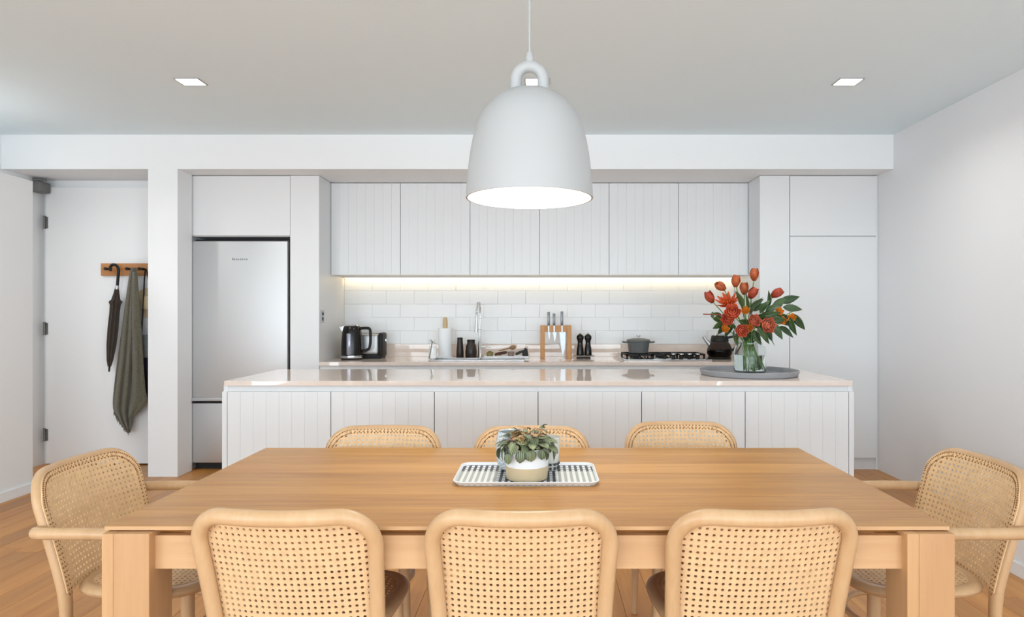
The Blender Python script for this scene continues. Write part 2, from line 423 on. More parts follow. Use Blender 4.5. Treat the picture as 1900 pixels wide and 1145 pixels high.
obj('freezer_door', bx(fx0, fx1, YC-0.012, YC+0.05, 0.06, zs-0.012, bev=0.007, seg=3), 'steel', fr, smooth=True)
obj('handle_lip', bx(fx0+0.002, fx1-0.002, YC-0.026, YC+0.01, zs+0.006, zs+0.036, bev=0.006, seg=3), 'steel', fr, smooth=True)
bm = B()
for i, wd in enumerate((5, 3, 4, 3, 4, 4, 3, 4)):
    xx = X(432.5+i*3.7, YC); box(bm, xx, xx+wd*0.0019, YC-0.0135, YC-0.0115, Z(483, YC), Z(480 if i else 479, YC))
obj('badge', bm, mat('badge_grey', (128, 130, 133), 0.4, 0.5), dr)
# tall pantry on the right
px0, px1, px2 = X(1410, YC), X(1465.5, YC), X(1625.5, YC)
tag(obj('filler_panel', bx(px0, px1-0.003, YC, YW-0.005, 0.0, ZS-0.003, bev=0.0015), 'lacquer'), 'tall white panel between the rear worktop and the pantry', 'panel')
t = thing('pantry_cabinet', ((px1+px2)/2, 5.7, 0), 'tall white pantry cabinet beside the right wall', 'cabinet')
obj('body', bx(px1, XR-0.002, YC+0.022, YW-0.005, 0.0, ZS-0.003), 'carcass', t)
zsp = Z(438.5, YC)
obj('door', bx(px1+g, px2-g, YC, YC+0.02, zsp+0.004, ZS-0.006, bev=0.0015), 'lacquer', t)
obj('door', bx(px1+g, px2-g, YC, YC+0.02, 0.1, zsp-0.004, bev=0.0015), 'lacquer', t)
obj('scribe', bx(px2, XR-0.002, YC+0.006, YC+0.022, 0.0, ZS-0.004), 'lacquer', t)
obj('kickboard', bx(px1, XR-0.002, YC+0.04, YC+0.05, 0, 0.1), 'lacquer', t)
# wall cabinets
ux0, ux1 = -1.85+0.002, px0-0.002; uw = (ux1-ux0)/6; zu = Z(510, YU)
ordw = ['first', 'second', 'third', 'fourth', 'fifth', 'sixth']
for i in range(6):
    a = ux0+i*uw; b = a+uw
    lab = 'white grooved wall cabinet, %s from the refrigerator side' % ordw[i] if i < 5 else 'white grooved wall cabinet, last one next to the pantry panel'
    t = thing('wall_cabinet', ((a+b)/2, 5.9, zu), lab, 'cabinet', 'wall cabinets over the rear worktop')
    obj('body', bx(a, b, YU+0.022, YW-0.003, zu+0.004, ZS-0.003), 'carcass', t)
    obj('door', vdoor(a+g, b-g, YU, zu, ZS-0.006), 'lacquer', t)
# LED strip under the wall cabinets
t = thing('led_strip', (0, 6.05, zu-0.01), 'long glowing LED strip under the wall cabinets', 'strip light')
M['led'] = mat('led_glow', (255, 240, 205), 0.5, emit=(255, 226, 170), estr=5.5)
obj('channel', bx(ux0+0.01, ux1-0.01, 6.045, 6.085, zu-0.008, zu+0.003), 'lacquer', t)
obj('diffuser', bx(ux0+0.015, ux1-0.015, 6.052, 6.078, zu-0.012, zu-0.0075), 'led', t)
# base units under the rear worktop
bw = (ux1-ux0)/6
for i in range(6):
    a = ux0+i*bw; b = a+bw
    lab = 'white base cabinet under the rear worktop, %s from the refrigerator side' % ordw[i] if i < 5 else 'white base cabinet under the rear worktop, next to the pantry panel'
    t = thing('base_cabinet', ((a+b)/2, 5.75, 0), lab, 'cabinet', 'base cabinets under the rear worktop')
    bm = bx(a, a+0.016, YC+0.046, YW-0.01, 0.1, 0.868); box(bm, b-0.016, b, YC+0.046, YW-0.01, 0.1, 0.868)
    box(bm, a, b, YC+0.046, YW-0.01, 0.1, 0.116); box(bm, a, b, YW-0.02, YW-0.01, 0.1, 0.868)
    obj('body', bm, 'carcass', t)
    obj('rail', bx(a, b, YC+0.012, YC+0.045, 0.835, 0.868), 'lacquer', t)
    obj('door', vdoor(a+g, b-g, YC+0.008, 0.1, 0.832), 'lacquer', t)
    obj('kickboard', bx(a, b, YC+0.07, YC+0.08, 0, 0.1), 'lacquer', t)
# rear worktop, cut out for the sink
sx0, sx1, sy0, sy1 = -0.93, -0.15, 5.52, 5.80
t = thing('rear_worktop', (0, 5.75, 0.87), 'beige stone worktop along the tiled wall with a stone upstand', 'worktop')
bm = bx(ux0, sx0, YC, YW-0.001, 0.87, 0.90); box(bm, sx1, ux1, YC, YW-0.001, 0.87, 0.90)
box(bm, sx0, sx1, YC, sy0, 0.87, 0.90); box(bm, sx0, sx1, sy1, YW-0.001, 0.87, 0.90)
obj('slab', bm, 'stone', t)
obj('upstand', bx(ux0, ux1, YW-0.022, YW-0.001, 0.9002, 1.017, bev=0.0015), 'stone', t)
# outlet on the side panel
t = thing('power_outlet', (-1.845, 5.47, 1.23), 'small grey power outlet on the white side panel by the kettle', 'outlet')
M['outlet'] = mat('outlet_plate', (196, 198, 201), 0.35)
obj('plate', bx(-1.8498, -1.842, 5.43, 5.51, 1.225, 1.335, bev=0.003), 'outlet', t)
obj('switch', bx(-1.842, -1.838, 5.455, 5.485, 1.29, 1.315, bev=0.0015), 'blackmat', t)
obj('socket', bx(-1.842, -1.8405, 5.455, 5.485, 1.245, 1.275), 'blackmat', t)

# ------------------------------------------------------------------ island
IY0, IY1 = 3.871, 4.70; IX0, IX1 = -1.895, 1.868
tag(obj('island_worktop', bx(IX0, IX1, IY0, IY1, 0.871, 0.90, bev=0.002), 'stone'), 'polished beige stone worktop on the kitchen island', 'worktop')
DY = 3.885
ixa, ixb = X(421.5, DY), X(1575, DY); iw = (ixb-ixa)/6
for i in range(6):
    a = ixa+i*iw; b = a+iw
    lab = 'white grooved island cabinet, %s from the left' % ordw[i] if i < 5 else 'white grooved island cabinet at the right end of the island'
    t = thing('island_cabinet', ((a+b)/2, 4.3, 0), lab, 'cabinet', 'cabinets of the island')
    obj('body', bx(a, b, DY+0.03, IY1-0.03, 0.1, 0.87), 'carcass', t)
    obj('rail', bx(a, b, DY+0.022, DY+0.032, 0.83, 0.8705), 'lacquer', t)
    obj('door', vdoor(a+g, b-g, DY, 0.09, Z(727, DY)), 'lacquer', t)
    obj('kickboard', bx(a, b, DY+0.06, DY+0.07, 0, 0.1), 'lacquer', t)
for a, b, side in ((ixa-0.031, ixa-0.001, 'left'), (ixb+0.001, ixb+0.031, 'right')):
    bm = B(); zt_ = Z(727, DY)
    poly = [(DY, 0), (IY1-0.03, 0), (IY1-0.03, 0.8705), (DY+0.022, 0.8705), (DY+0.022, zt_), (DY, zt_)]
    va = [bm.verts.new((a, y, z)) for y, z in poly]; vb = [bm.verts.new((b, y, z)) for y, z in poly]
    bm.faces.new(va); bm.faces.new(list(reversed(vb)))
    for i in range(6): bm.faces.new((va[i], vb[i], vb[(i+1) % 6], va[(i+1) % 6]))
    tag(obj('island_end_panel', bm, 'lacquer'), 'white end panel closing the %s end of the island' % side, 'panel')

# ------------------------------------------------------------------ dining table
TX0, TX1, TY0, TY1 = -1.131, 1.060, 1.679, 2.662
tb = thing('dining_table', (-0.035, 2.17, 0), 'long oak dining table with thick square legs', 'table')
nb = 7; bw = (TY1-TY0)/nb
for i in range(nb):
    obj('plank', bx(TX0, TX1, TY0+i*bw+0.0002, TY0+(i+1)*bw-0.0002, 0.739, 0.75, bev=0.0007, seg=1), 'tabletop', tb)
bm = B()
v0 = [bm.verts.new(p) for p in ((TX0+.002, TY0+.002, .739), (TX1-.002, TY0+.002, .739), (TX1-.002, TY1-.002, .739), (TX0+.002, TY1-.002, .739))]
v1 = [bm.verts.new(p) for p in ((TX0+.03, TY0+.03, .724), (TX1-.03, TY0+.03, .724), (TX1-.03, TY1-.03, .724), (TX0+.03, TY1-.03, .724))]
bm.faces.new(v0); bm.faces.new(v1)
for i in range(4): bm.faces.new((v0[i], v0[(i+1) % 4], v1[(i+1) % 4], v1[i]))
obj('top_underside', bm, 'tabletop', tb)
for q in ((TX0, TX1, TY0-0.0025, TY0-0.0002), (TX0, TX1, TY1+0.0002, TY1+0.0025)): obj('edge_band', bx(*q, 0.7395, 0.7495, bev=0.0006, seg=1), 'apron', tb)  # added strips, lighter colour standing in for frontal light on the edges
for sx in (0, 1):
    for sy in (0, 1):
        a = -1.124 if sx == 0 else 0.939; b = a+0.122; c = 1.655 if sy == 0 else TY1+0.024-0.105
        lg = obj('leg', bx(a+0.030, b, c, c+0.105, 0, 0.737, bev=0.002), 'tableleg', tb)
        obj('lamination', bx(a, a+0.0300, c, c+0.105, 0, 0.737, bev=0.002), 'tableleg2', lg)
for y0 in (1.682, TY1-0.025): obj('apron', bx(-1.002, 0.939, y0, y0+0.022, 0.638, 0.7245), 'apron', tb)
for x0 in (-1.075, 0.985): obj('apron', bx(x0, x0+0.022, 1.76, 2.58, 0.655, 0.7245), 'apron', tb)

# ------------------------------------------------------------------ bentwood and cane chairs
def ypost(z): 
    q = max(0, (z-0.45)/0.36); return -0.195-0.092*q**1.15
def wpost(z): return 0.214+0.016*max(0, (z-0.45)/0.36)
def bow(u, z): 
    q = max(0, min(1, (z-0.45)/0.36)); return -(0.03+0.018*q)*(1-u*u)
ZT = 0.802                      # centre line of the top rail
RC = 0.085
def back_pt(x, z, off=0): return Vector((x, ypost(z)+bow(max(-1, min(1, x/wpost(z))), z)+off, z))
def back_outline(inset=0.0, n=10):
    pts = []; R = RC-inset*0.8
    for i in range(10):
        z = 0.45+(ZT-RC-0.45)*i/10; pts.append((-(wpost(z)-inset), z))
    zc = ZT-RC; wx = wpost(zc)-inset-R
    for i in range(n+1):
        a = PI-(PI/2)*i/n; pts.append((-wx+R*math.cos(a), zc+R*math.sin(a)+(RC-inset-R)))
    for i in range(1, 10): pts.append((-wx+2*wx*i/10, ZT-inset))
    right = [(-x_, z_) for x_, z_ in reversed(pts[:10+n+1])]
    return pts+right
def clampin(x, z, inset, zb):
    z = max(zb, z); zc = ZT-RC; R = RC-inset
    z = min(z, ZT-inset); wmax = wpost(z)-inset
    x = max(-wmax, min(wmax, x)); cx = wpost(zc)-inset-R
    if z > zc and abs(x) > cx:
        dx, dz = abs(x)-cx, z-zc; dd = math.hypot(dx, dz)
        if dd > R: x = math.copysign(cx+dx*R/dd, x); z = zc+dz*R/dd
    return x, z
def cane_grid(bm, nx, nz, x0, z0, p, clamp, mapf, rad=0.25):
    V = {}
    def vert(a, b):
        if (a, b) not in V: V[(a, b)] = bm.verts.new(mapf(*clamp(x0+a*p/2, z0+b*p/2)))
        return V[(a, b)]
    oct_ = [(-1, -1), (0, -1), (1, -1), (1, 0), (1, 1), (0, 1), (-1, 1), (-1, 0)]
    for i in range(nx):
        for j in range(nz):
            ci, cj = 2*i+1, 2*j+1; cx, cz = x0+ci*p/2, z0+cj*p/2
            q = clamp(cx, cz)
            if math.hypot(q[0]-cx, q[1]-cz) > p*0.75: continue
            ov = [vert(ci+a, cj+b) for a, b in oct_]
            ccx = sum(clamp(x0+(ci+a)*p/2, z0+(cj+b)*p/2)[0] for a, b in oct_)/8
            ccz = sum(clamp(x0+(ci+a)*p/2, z0+(cj+b)*p/2)[1] for a, b in oct_)/8
            full = all(abs(clamp(x0+(ci+a)*p/2, z0+(cj+b)*p/2)[0]-(x0+(ci+a)*p/2))+abs(clamp(x0+(ci+a)*p/2, z0+(cj+b)*p/2)[1]-(z0+(cj+b)*p/2)) < p*0.25 for a, b in oct_)
            if not full:
                try:
                    if len({tuple(round(c, 6) for c in v.co) for v in ov}) >= 3: bm.faces.new(ov)
                except ValueError: pass
                continue
            iv = []
            for a, b in oct_:
                an = math.atan2(b, a); iv.append(bm.verts.new(mapf(ccx+rad*p*math.cos(an), ccz+rad*p*math.sin(an))))
            for k in range(8):
                try: bm.faces.new((ov[k], ov[(k+1) % 8], iv[(k+1) % 8], iv[k]))
                except ValueError: pass
    return bm
SZ = 0.455
def seat_pt(a, s=1.0):     # superellipse seat outline
    c, s_ = math.cos(a), math.sin(a); e = 2/3.6
    x = math.copysign(abs(c)**e, c)*0.222*s; y = math.copysign(abs(s_)**e, s_)*0.212*s
    return Vector((x*(1+0.05*(y/0.212)), y, SZ))
def seat_clamp(x, y):
    q = (abs(x)/0.192)**3.6+(abs(y)/0.182)**3.6
    if q > 1: k = q**(-1/3.6); return x*k, y*k
    return x, y
def chair_meshes(arms):
    t = thing('armchair' if arms else 'dining_chair', (0, 0, 0), '-', 'chair')
    path = [back_pt(x_, z_) for x_, z_ in back_outline()]
    # bentwood frame: wide in the plane of the back, thinner front to back
    bm = tube(B(), path, 0.0205, 14, flat=0.0165, up=(0, -1, 0.25))
    obj('back_frame', bm, 'beech', t, smooth=True)
    nx = 26; p = 0.0172
    bm = cane_grid(B(), nx+2, 21, -(nx+2)*p/2, 0.4625, p, lambda x_, z_: clampin(x_, z_, -0.011, 0.4625), lambda x_, z_: back_pt(x_, z_, 0.0165))
    o = obj('cane_back', bm, 'cane', t); solid(o, 0.0032)
    bm = B()  # brown discs give the dark of the drilled holes by colour
    for po, i in [(q_, i_) for q_ in (back_outline(-0.004), back_outline(0.009)) for i_ in range(len(q_)-1)]:
        a, b = Vector(po[i]), Vector(po[i+1])
        for f in (0.25, 0.75):
            q = a.lerp(b, f); c = back_pt(q.x, q.y, 0.0165)
            bm2 = [bm.verts.new(c+Vector((0.0027*math.cos(k*PI/3), 0, 0.0027*math.sin(k*PI/3)))) for k in range(6)]
            b3 = [bm.verts.new(v.co+Vector((0, 0.0025, 0))) for v in bm2]
            bm.faces.new(b3)
            for k in range(6): bm.faces.new((bm2[k], bm2[(k+1) % 6], b3[(k+1) % 6], b3[k]))
    obj('cane_lacing', bm, 'lacing', t)
    bm = tube(B(), [back_pt(-wpost(.468)+2*wpost(.468)*i/12, 0.468) for i in range(13)], 0.013, 10)
    obj('back_rail', bm, 'beech', t, smooth=True)
    n = 48
    bm = tube(B(), [seat_pt(2*PI*i/n, 0.92) for i in range(n)], 0.024, 12, closed=True, flat=0.017, up=(0, 0, 1))
    obj('seat_frame', bm, 'beech', t, smooth=True)
    p2 = 0.0172
    bm = cane_grid(B(), 24, 22, -12*p2, -11*p2, p2, seat_clamp, lambda x_, y_: Vector((x_, y_, SZ+0.012)))
    o = obj('cane_seat', bm, 'cane', t); solid(o, 0.003)
    for s in (-1, 1):
        obj('leg', tube(B(), [(s*0.172, 0.15, SZ-0.008), (s*0.18, 0.158, 0.3), (s*0.192, 0.172, 0)], [0.021, 0.018, 0.0125], 14), 'beech', t, smooth=True)
        obj('leg', tube(B(), smoothpath([(s*0.214, -0.196, 0.46), (s*0.213, -0.193, 0.38), (s*0.208, -0.205, 0.2), (s*0.205, -0.255, 0)], 5), [0.0205-0.0005*i for i in range(16)], 14, flat=0.019, up=(0, -1, 0.2)), 'beech', t, smooth=True)
    n = 36
    obj('stretcher_hoop', tube(B(), [(0.168*math.cos(2*PI*i/n), -0.02+0.165*math.sin(2*PI*i/n), 0.30) for i in range(n)], 0.0105, 10, closed=True), 'beech', t, smooth=True)
    if arms:
        for s in (-1, 1):
            pts = smoothpath([(s*0.232, ypost(.655)-0.006, .652), (s*0.25, ypost(.655)-0.01, .654), (s*0.263, ypost(.655)+0.006, .655), (s*0.268, -0.17, .656), (s*0.27, -0.08, .656), (s*0.268, 0.01, .652), (s*0.262, 0.065, .632), (s*0.256, 0.095, .585), (s*0.248, 0.105, .52), (s*0.236, 0.11, .455)], 5)
            obj('armrest', tube(B(), pts, [0.0175]*len(pts), 14), 'beech', t, smooth=True)
    return t
def dup(root):
    r = root.copy(); C.objects.link(r)
    for ch in list(root.children):
        c = ch.copy(); C.objects.link(c); c.parent = r
    return r
side = chair_meshes(False); armc = chair_meshes(True)
R_ = math.radians
spots = [  # x, y, rotation, label
    (-0.637, 1.905, R_(-1.5), 'cane-back chair on the near side of the table, leftmost of three'),
    (-0.049, 1.90, 0, 'cane-back chair on the near side of the table, in the middle'),
    (0.556, 1.905, R_(1.5), 'cane-back chair on the near side of the table, rightmost of three'),
    (-0.662, 2.46, PI, 'cane-back chair on the island side of the table, leftmost of three'),
    (-0.037, 2.45, PI, 'cane-back chair on the island side, behind the potted plant'),
    (0.612, 2.56, PI, 'cane-back chair on the island side, rightmost and pulled out a little')]
for i, (x, y, r, lab) in enumerate(spots):
    o = side if i == 0 else dup(side)
    o.location = (x, y, 0); o.rotation_euler = (0, 0, r); tag(o, lab, 'chair', 'cane side chairs around the table')
for i, (x, y, r, lab) in enumerate([(-1.239, 2.165, -PI/2, 'bentwood cane armchair at the left end of the table'), (1.179, 2.165, PI/2, 'bentwood cane armchair at the right end of the table')]):
    o = armc if i == 0 else dup(armc)
    o.location = (x, y, 0); o.rotation_euler = (0, 0, r); tag(o, lab, 'chair', 'cane armchairs at the table ends')

# ------------------------------------------------------------------ pendant lamp
PX, PY = -0.037, 2.17
t = thing('pendant_lamp', (PX, PY, 1.687), 'white bell-shaped pendant lamp hanging over the dining table', 'lamp')
out = [(0.2125, 1.687), (0.2115, 1.71), (0.207, 1.77), (0.200, 1.83), (0.190, 1.885), (0.176, 1.932), (0.155, 1.975), (0.126, 2.011), (0.09, 2.036), (0.05, 2.05), (0.012, 2.055)]
inn = [(r-0.006 if r > 0.02 else 0.005, z-0.006) for r, z in reversed(out)]; inn[-1] = (0.2065, 1.687)
bm = lathe(B(), out+inn+[out[0]], (PX, PY, 0), 64, cap0=False, cap1=False)
obj('shade', bm, 'lampwhite', t, smooth=True)
arch = [(PX-0.046, PY, 2.03), (PX-0.046, PY, 2.06)]+[(PX+0.046*math.cos(PI-PI*i/14), PY, 2.085+0.046*math.sin(PI*i/14)) for i in range(15)]+[(PX+0.046, PY, 2.06), (PX+0.046, PY, 2.03)]
obj('loop', tube(B(), arch, 0.0195, 16), 'lampwhite', t, smooth=True)
obj('cable_grip', lathe(B(), [(0.015, 2.142), (0.0125, 2.17), (0.009, 2.178)], (PX, PY, 0), 18), 'lampwhite', t, smooth=True)
obj('cable', tube(B(), [(PX, PY, 2.176), (PX, PY, ZC-0.02)], 0.0042, 10), 'lampwhite', t, smooth=True)
obj('ceiling_rose', lathe(B(), [(0.06, ZC-0.025), (0.06, ZC-0.001)], (PX, PY, 0), 32), 'lampwhite', t, smooth=True)
M['bulb'] = mat('bulb_glow', (255, 248, 230), 0.4, emit=(255, 240, 205), estr=12)
obj('bulb', lathe(B(), [(0.014, 1.95), (0.02, 1.93), (0.04, 1.89), (0.045, 1.86), (0.035, 1.825), (0.012, 1.81)], (PX, PY, 0), 24), 'bulb', t, smooth=True)
l = bpy.data.lights.new('pendant_bulb', 'POINT'); l.energy = 9; l.shadow_soft_size = 0.05; l.color = (1, 0.93, 0.8)
lo = bpy.data.objects.new('pendant_bulb_light', l); C.objects.link(lo); lo.location = (PX, PY, 1.775)

# ------------------------------------------------------------------ recessed downlights
M['downglow'] = mat('downlight_glow', (255, 250, 240), 0.4, emit=(255, 236, 205), estr=14)
M['downframe'] = mat('downlight_frame', (176, 176, 178), 0.4, 0.2)
for xd, lab in ((-4.08, 'square recessed ceiling downlight beyond the left edge, above the hall'), (-2.155, 'square recessed ceiling downlight on the left, above the refrigerator side'), (-0.022, 'square recessed ceiling downlight glimpsed through the loop of the pendant'), (1.893, 'square recessed ceiling downlight on the right, towards the pantry')):  # leftmost one is unseen, added to brighten the hall
    yd = 3.985
    t = thing('downlight', (xd, yd, ZC-0.004), lab, 'downlight', 'recessed ceiling downlights')
    bm = B()
    for a in ((-.075, .075, -.06, -.052), (-.075, .075, .052, .06), (-.075, -.067, -.052, .052), (.067, .075, -.052, .052)):
        box(bm, xd+a[0], xd+a[1], yd+a[2], yd+a[3], ZC-0.006, ZC-0.0005)
    obj('frame', bm, 'downframe', t)
    l = bpy.data.lights.new('downlight_lamp', 'AREA'); l.shape = 'RECTANGLE'; l.size = 0.12; l.size_y = 0.09; l.energy = 5.0 if xd > -3 else 8.0; l.color = (1.0, 0.99, 0.97); l.spread = math.radians(150)
    lo = bpy.data.objects.new('downlight_lamp', l); C.objects.link(lo); lo.location = (xd, yd, ZC-0.008)
    obj('lens', bx(xd-.067, xd+.067, yd-.052, yd+.052, ZC-0.003, ZC-0.0008), 'downglow', t)

# ------------------------------------------------------------------ on the dining table: plaid tray, potted plant, two vessels
def plaid():
    m, N, L, P = nmat('plaid_print')
    tc = N.new('ShaderNodeTexCoord'); sp = N.new('ShaderNodeSeparateXYZ'); L.new(tc.outputs['Object'], sp.inputs[0])
    def math_(op, a, b=None):
        n = N.new('ShaderNodeMath'); n.operation = op
        if isinstance(a, (int, float)): n.inputs[0].default_value = a
        else: L.new(a, n.inputs[0])
        if b is not None:
            if isinstance(b, (int, float)): n.inputs[1].default_value = b
            else: L.new(b, n.inputs[1])
        return n.outputs[0]
    x, y = sp.outputs[0], sp.outputs[1]
    per = 0.0196
    col = math_('GREATER_THAN', math_('FRACT', math_('DIVIDE', math_('ADD', x, 5.0), per)), 0.5)
    back = math_('GREATER_THAN', y, 0.042)
    centre = math_('LESS_THAN', math_('ABSOLUTE', x), 0.10)
    dark = math_('MAXIMUM', back, centre)
    row = math_('GREATER_THAN', math_('FRACT', math_('DIVIDE', math_('ADD', y, 5.0), 0.029)), 0.5)
    c1 = N.new('ShaderNodeMix'); c1.data_type = 'RGBA'; c1.inputs[6].default_value = srgb(172, 176, 172); c1.inputs[7].default_value = srgb(34, 36, 50)
    L.new(dark, c1.inputs[0])
    c0 = N.new('ShaderNodeMix'); c0.data_type = 'RGBA'; c0.inputs[6].default_value = srgb(232, 234, 233); c0.inputs[7].default_value = srgb(168, 170, 180)
    L.new(math_('MULTIPLY', row, dark), c0.inputs[0])
    c2 = N.new('ShaderNodeMix'); c2.data_type = 'RGBA'; L.new(col, c2.inputs[0])
    L.new(c0.outputs[2], c2.inputs[6]); L.new(c1.outputs[2], c2.inputs[7])
    L.new(c2.outputs[2], P.inputs['Base Color']); P.inputs['Roughness'].default_value = 0.35
    return m
M['plaid'] = plaid()
tx0, tx1, ty0, ty1 = -0.283, 0.190, 2.055, 2.335
tc_ = ((tx0+tx1)/2, (ty0+ty1)/2, 0.75)
t = thing('serving_tray', tc_, 'white rimmed rectangular tray with a dark plaid print on the dining table', 'tray')
bm = B(); loops = []
for ins, z in ((0.012, 0.7502), (0.0, 0.764), (0.001, 0.766), (0.004, 0.766), (0.008, 0.757)):
    loops.append([bm.verts.new((x, y, z)) for x, y in rrect(tx0+ins, tx1-ins, ty0+ins, ty1-ins, 0.035-ins*0.6, 6)])
n = len(loops[0])
for a, b in zip(loops, loops[1:]):
    for k in range(n): bm.faces.new((a[k], a[(k+1) % n], b[(k+1) % n], b[k]))
bm.faces.new(loops[0])
obj('rim', bm, 'potwhite', t, smooth=True)
bm = prismz(B(), rrect(tx0+0.008, tx1-0.008, ty0+0.008, ty1-0.008, 0.03, 6), 0.7535, 0.7565)
obj('printed_base', bm, 'plaid', t)
# potted plant
zt0 = 0.7568
pcx, pcy = -0.0455, 2.145
t = thing('potted_plant', (pcx, pcy, zt0), 'leafy trailing plant in a white pot with a bare beige base, on the plaid tray', 'plant')
obj('pot', lathe(B(), [(0.0702, zt0+0.045), (0.0712, zt0+0.075), (0.0715, zt0+0.102), (0.0705, zt0+0.105), (0.067, zt0+0.103), (0.066, zt0+0.09), (0.0, zt0+0.088)], (pcx, pcy, 0), 48, cap0=True, cap1=False), 'potwhite', t, smooth=True)
obj('pot_base', lathe(B(), [(0.063, zt0), (0.068, zt0+0.003), (0.0695, zt0+0.015), (0.0703, zt0+0.045)], (pcx, pcy, 0), 48, cap1=True), 'terra', t, smooth=True)
obj('soil', lathe(B(), [(0.064, zt0+0.094), (0.04, zt0+0.099), (0.0, zt0+0.101)], (pcx, pcy, 0), 32, cap0=True, cap1=False), 'soil', t)
def leafmat(name, c1, c2, vein):
    m, N, L, P = nmat(name)
    tc = N.new('ShaderNodeTexCoord'); wv = N.new('ShaderNodeTexWave'); wv.bands_direction = 'X'; wv.inputs['Scale'].default_value = 55; wv.inputs['Distortion'].default_value = 1.0
    L.new(tc.outputs['Object'], wv.inputs['Vector'])
    oi = N.new('ShaderNodeObjectInfo')
    a = N.new('ShaderNodeMix'); a.data_type = 'RGBA'; a.inputs[6].default_value = srgb(*c1); a.inputs[7].default_value = srgb(*c2); L.new(oi.outputs['Random'], a.inputs[0])
    b = N.new('ShaderNodeMix'); b.data_type = 'RGBA'; b.inputs[7].default_value = srgb(*vein); L.new(a.outputs[2], b.inputs[6])
    r = N.new('ShaderNodeMapRange'); r.inputs['From Min'].default_value = 0.6; r.inputs['To Max'].default_value = 0.6; L.new(wv.outputs['Color'], r.inputs['Value'])
    L.new(r.outputs[0], b.inputs[0]); L.new(b.outputs[2], P.inputs['Base Color']); P.inputs['Roughness'].default_value = 0.45
    return m
M['pleaf'] = leafmat('peperomia_leaf', (58, 72, 44), (118, 128, 92), (162, 166, 132))
M['pleaf2'] = leafmat('peperomia_leaf_warm', (170, 140, 84), (166, 112, 78), (196, 170, 122))
M['pstem'] = mat('plant_stem', (120, 92, 60), 0.5)
def leaf_mesh(name, L_, W_, m, round_=False, fold=0.25, curl=0.3, nx=6):
    bm = B(); rows = []
    for i in range(nx+1):
        t_ = i/nx
        if round_: wd = W_*math.sqrt(max(0, 1-(2*t_-1)**2))*(1-0.15*t_)
        else: wd = W_*(math.sin(PI*min(1, t_**0.8)))**0.9
        wd = max(wd, 0.0004); z = -curl*L_*t_*t_
        rows.append([bm.verts.new((s*wd, L_*t_, z+fold*abs(s)*wd)) for s in (-1, -0.5, 0, 0.5, 1)])
    for a, b in zip(rows, rows[1:]):
        for k in range(4): bm.faces.new((a[k], a[k+1], b[k+1], b[k]))
    r = bmesh.ops.extrude_face_region(bm, geom=bm.faces[:])
    bmesh.ops.translate(bm, verts=[v for v in r['geom'] if isinstance(v, bmesh.types.BMVert)], vec=(0, 0, -0.0006))
    bmesh.ops.recalc_face_normals(bm, faces=bm.faces)
    me = bpy.data.meshes.new(name); bm.to_mesh(me); bm.free(); me.materials.append(M[m])
    for p in me.polygons: p.use_smooth = True
    return me
def place(me, name, parent, pos, direction, roll=0.0, s=1.0):
    """pos in world; the mesh's +Y points along direction"""
    dvec = Vector(direction).normalized()
    up = Vector((0, 0, 1)) if abs(dvec.z) < 0.95 else Vector((0, -1, 0))
    xa = dvec.cross(up).normalized(); za = xa.cross(dvec)
    R3 = Matrix((xa, dvec, za)).transposed() @ Matrix.Rotation(roll, 3, 'Y')
    o = bpy.data.objects.new(name, me); C.objects.link(o); o.parent = parent
    o.matrix_local = Matrix.Translation(Vector(pos)-ORI[parent.name]) @ (R3.to_4x4()) @ Matrix.Scale(s, 4)
    return o
pl1 = leaf_mesh('plant_leaf', 0.034, 0.0155, 'pleaf', True, 0.2, 0.25)
pl2 = leaf_mesh('plant_leaf_warm', 0.028, 0.012, 'pleaf2', True, 0.2, 0.2)
random.seed(21)
zr = zt0+0.105
bm = B()
spec = []
for i in range(20): spec.append((2*PI*i/20+random.uniform(-.12, .12), 0.078+random.uniform(-.004, .012), random.uniform(-0.014, 0.008), 'hang'))
for i in range(26): spec.append((2*PI*i/26+random.uniform(-.15, .15), 0.066+random.uniform(-.006, .012), random.uniform(0.008, 0.028), 'rim'))
for i in range(48): spec.append((random.uniform(0, 2*PI), 0.058*math.sqrt(random.random()), random.uniform(0.018, 0.052), 'top'))
for i in range(6): spec.append((random.uniform(0, 2*PI), random.uniform(0.02, 0.06), random.uniform(0.052, 0.066), 'sprig'))
for a, rr, h, kd in spec:
    ca, sa = math.cos(a), math.sin(a)
    base = Vector((pcx+min(rr, 0.055)*0.6*ca, pcy+min(rr, 0.055)*0.6*sa, zt0+0.098))
    tip = Vector((pcx+rr*ca, pcy+rr*sa, zr+h))
    mid = base.lerp(tip, 0.6); mid.z = max(mid.z, zr+0.012)
    tube(bm, smoothpath([base, mid, tip], 3), 0.0009, 5)
    if kd == 'hang': dv = (ca*0.35, sa*0.35, -1.0)
    elif kd == 'rim': dv = (ca, sa, random.uniform(-0.7, 0.1))
    else: dv = (ca+random.uniform(-.6, .6), sa-0.5+random.uniform(-.4, .4), random.uniform(-0.4, 0.5))
    me = pl2 if (kd == 'top' and random.random() < 0.42) else pl1
    place(me, 'leaf', t, tip, dv, random.uniform(-0.5, 0.5), random.uniform(0.9, 1.25) if kd != 'sprig' else 0.55)
obj('stems', bm, 'pstem', t)
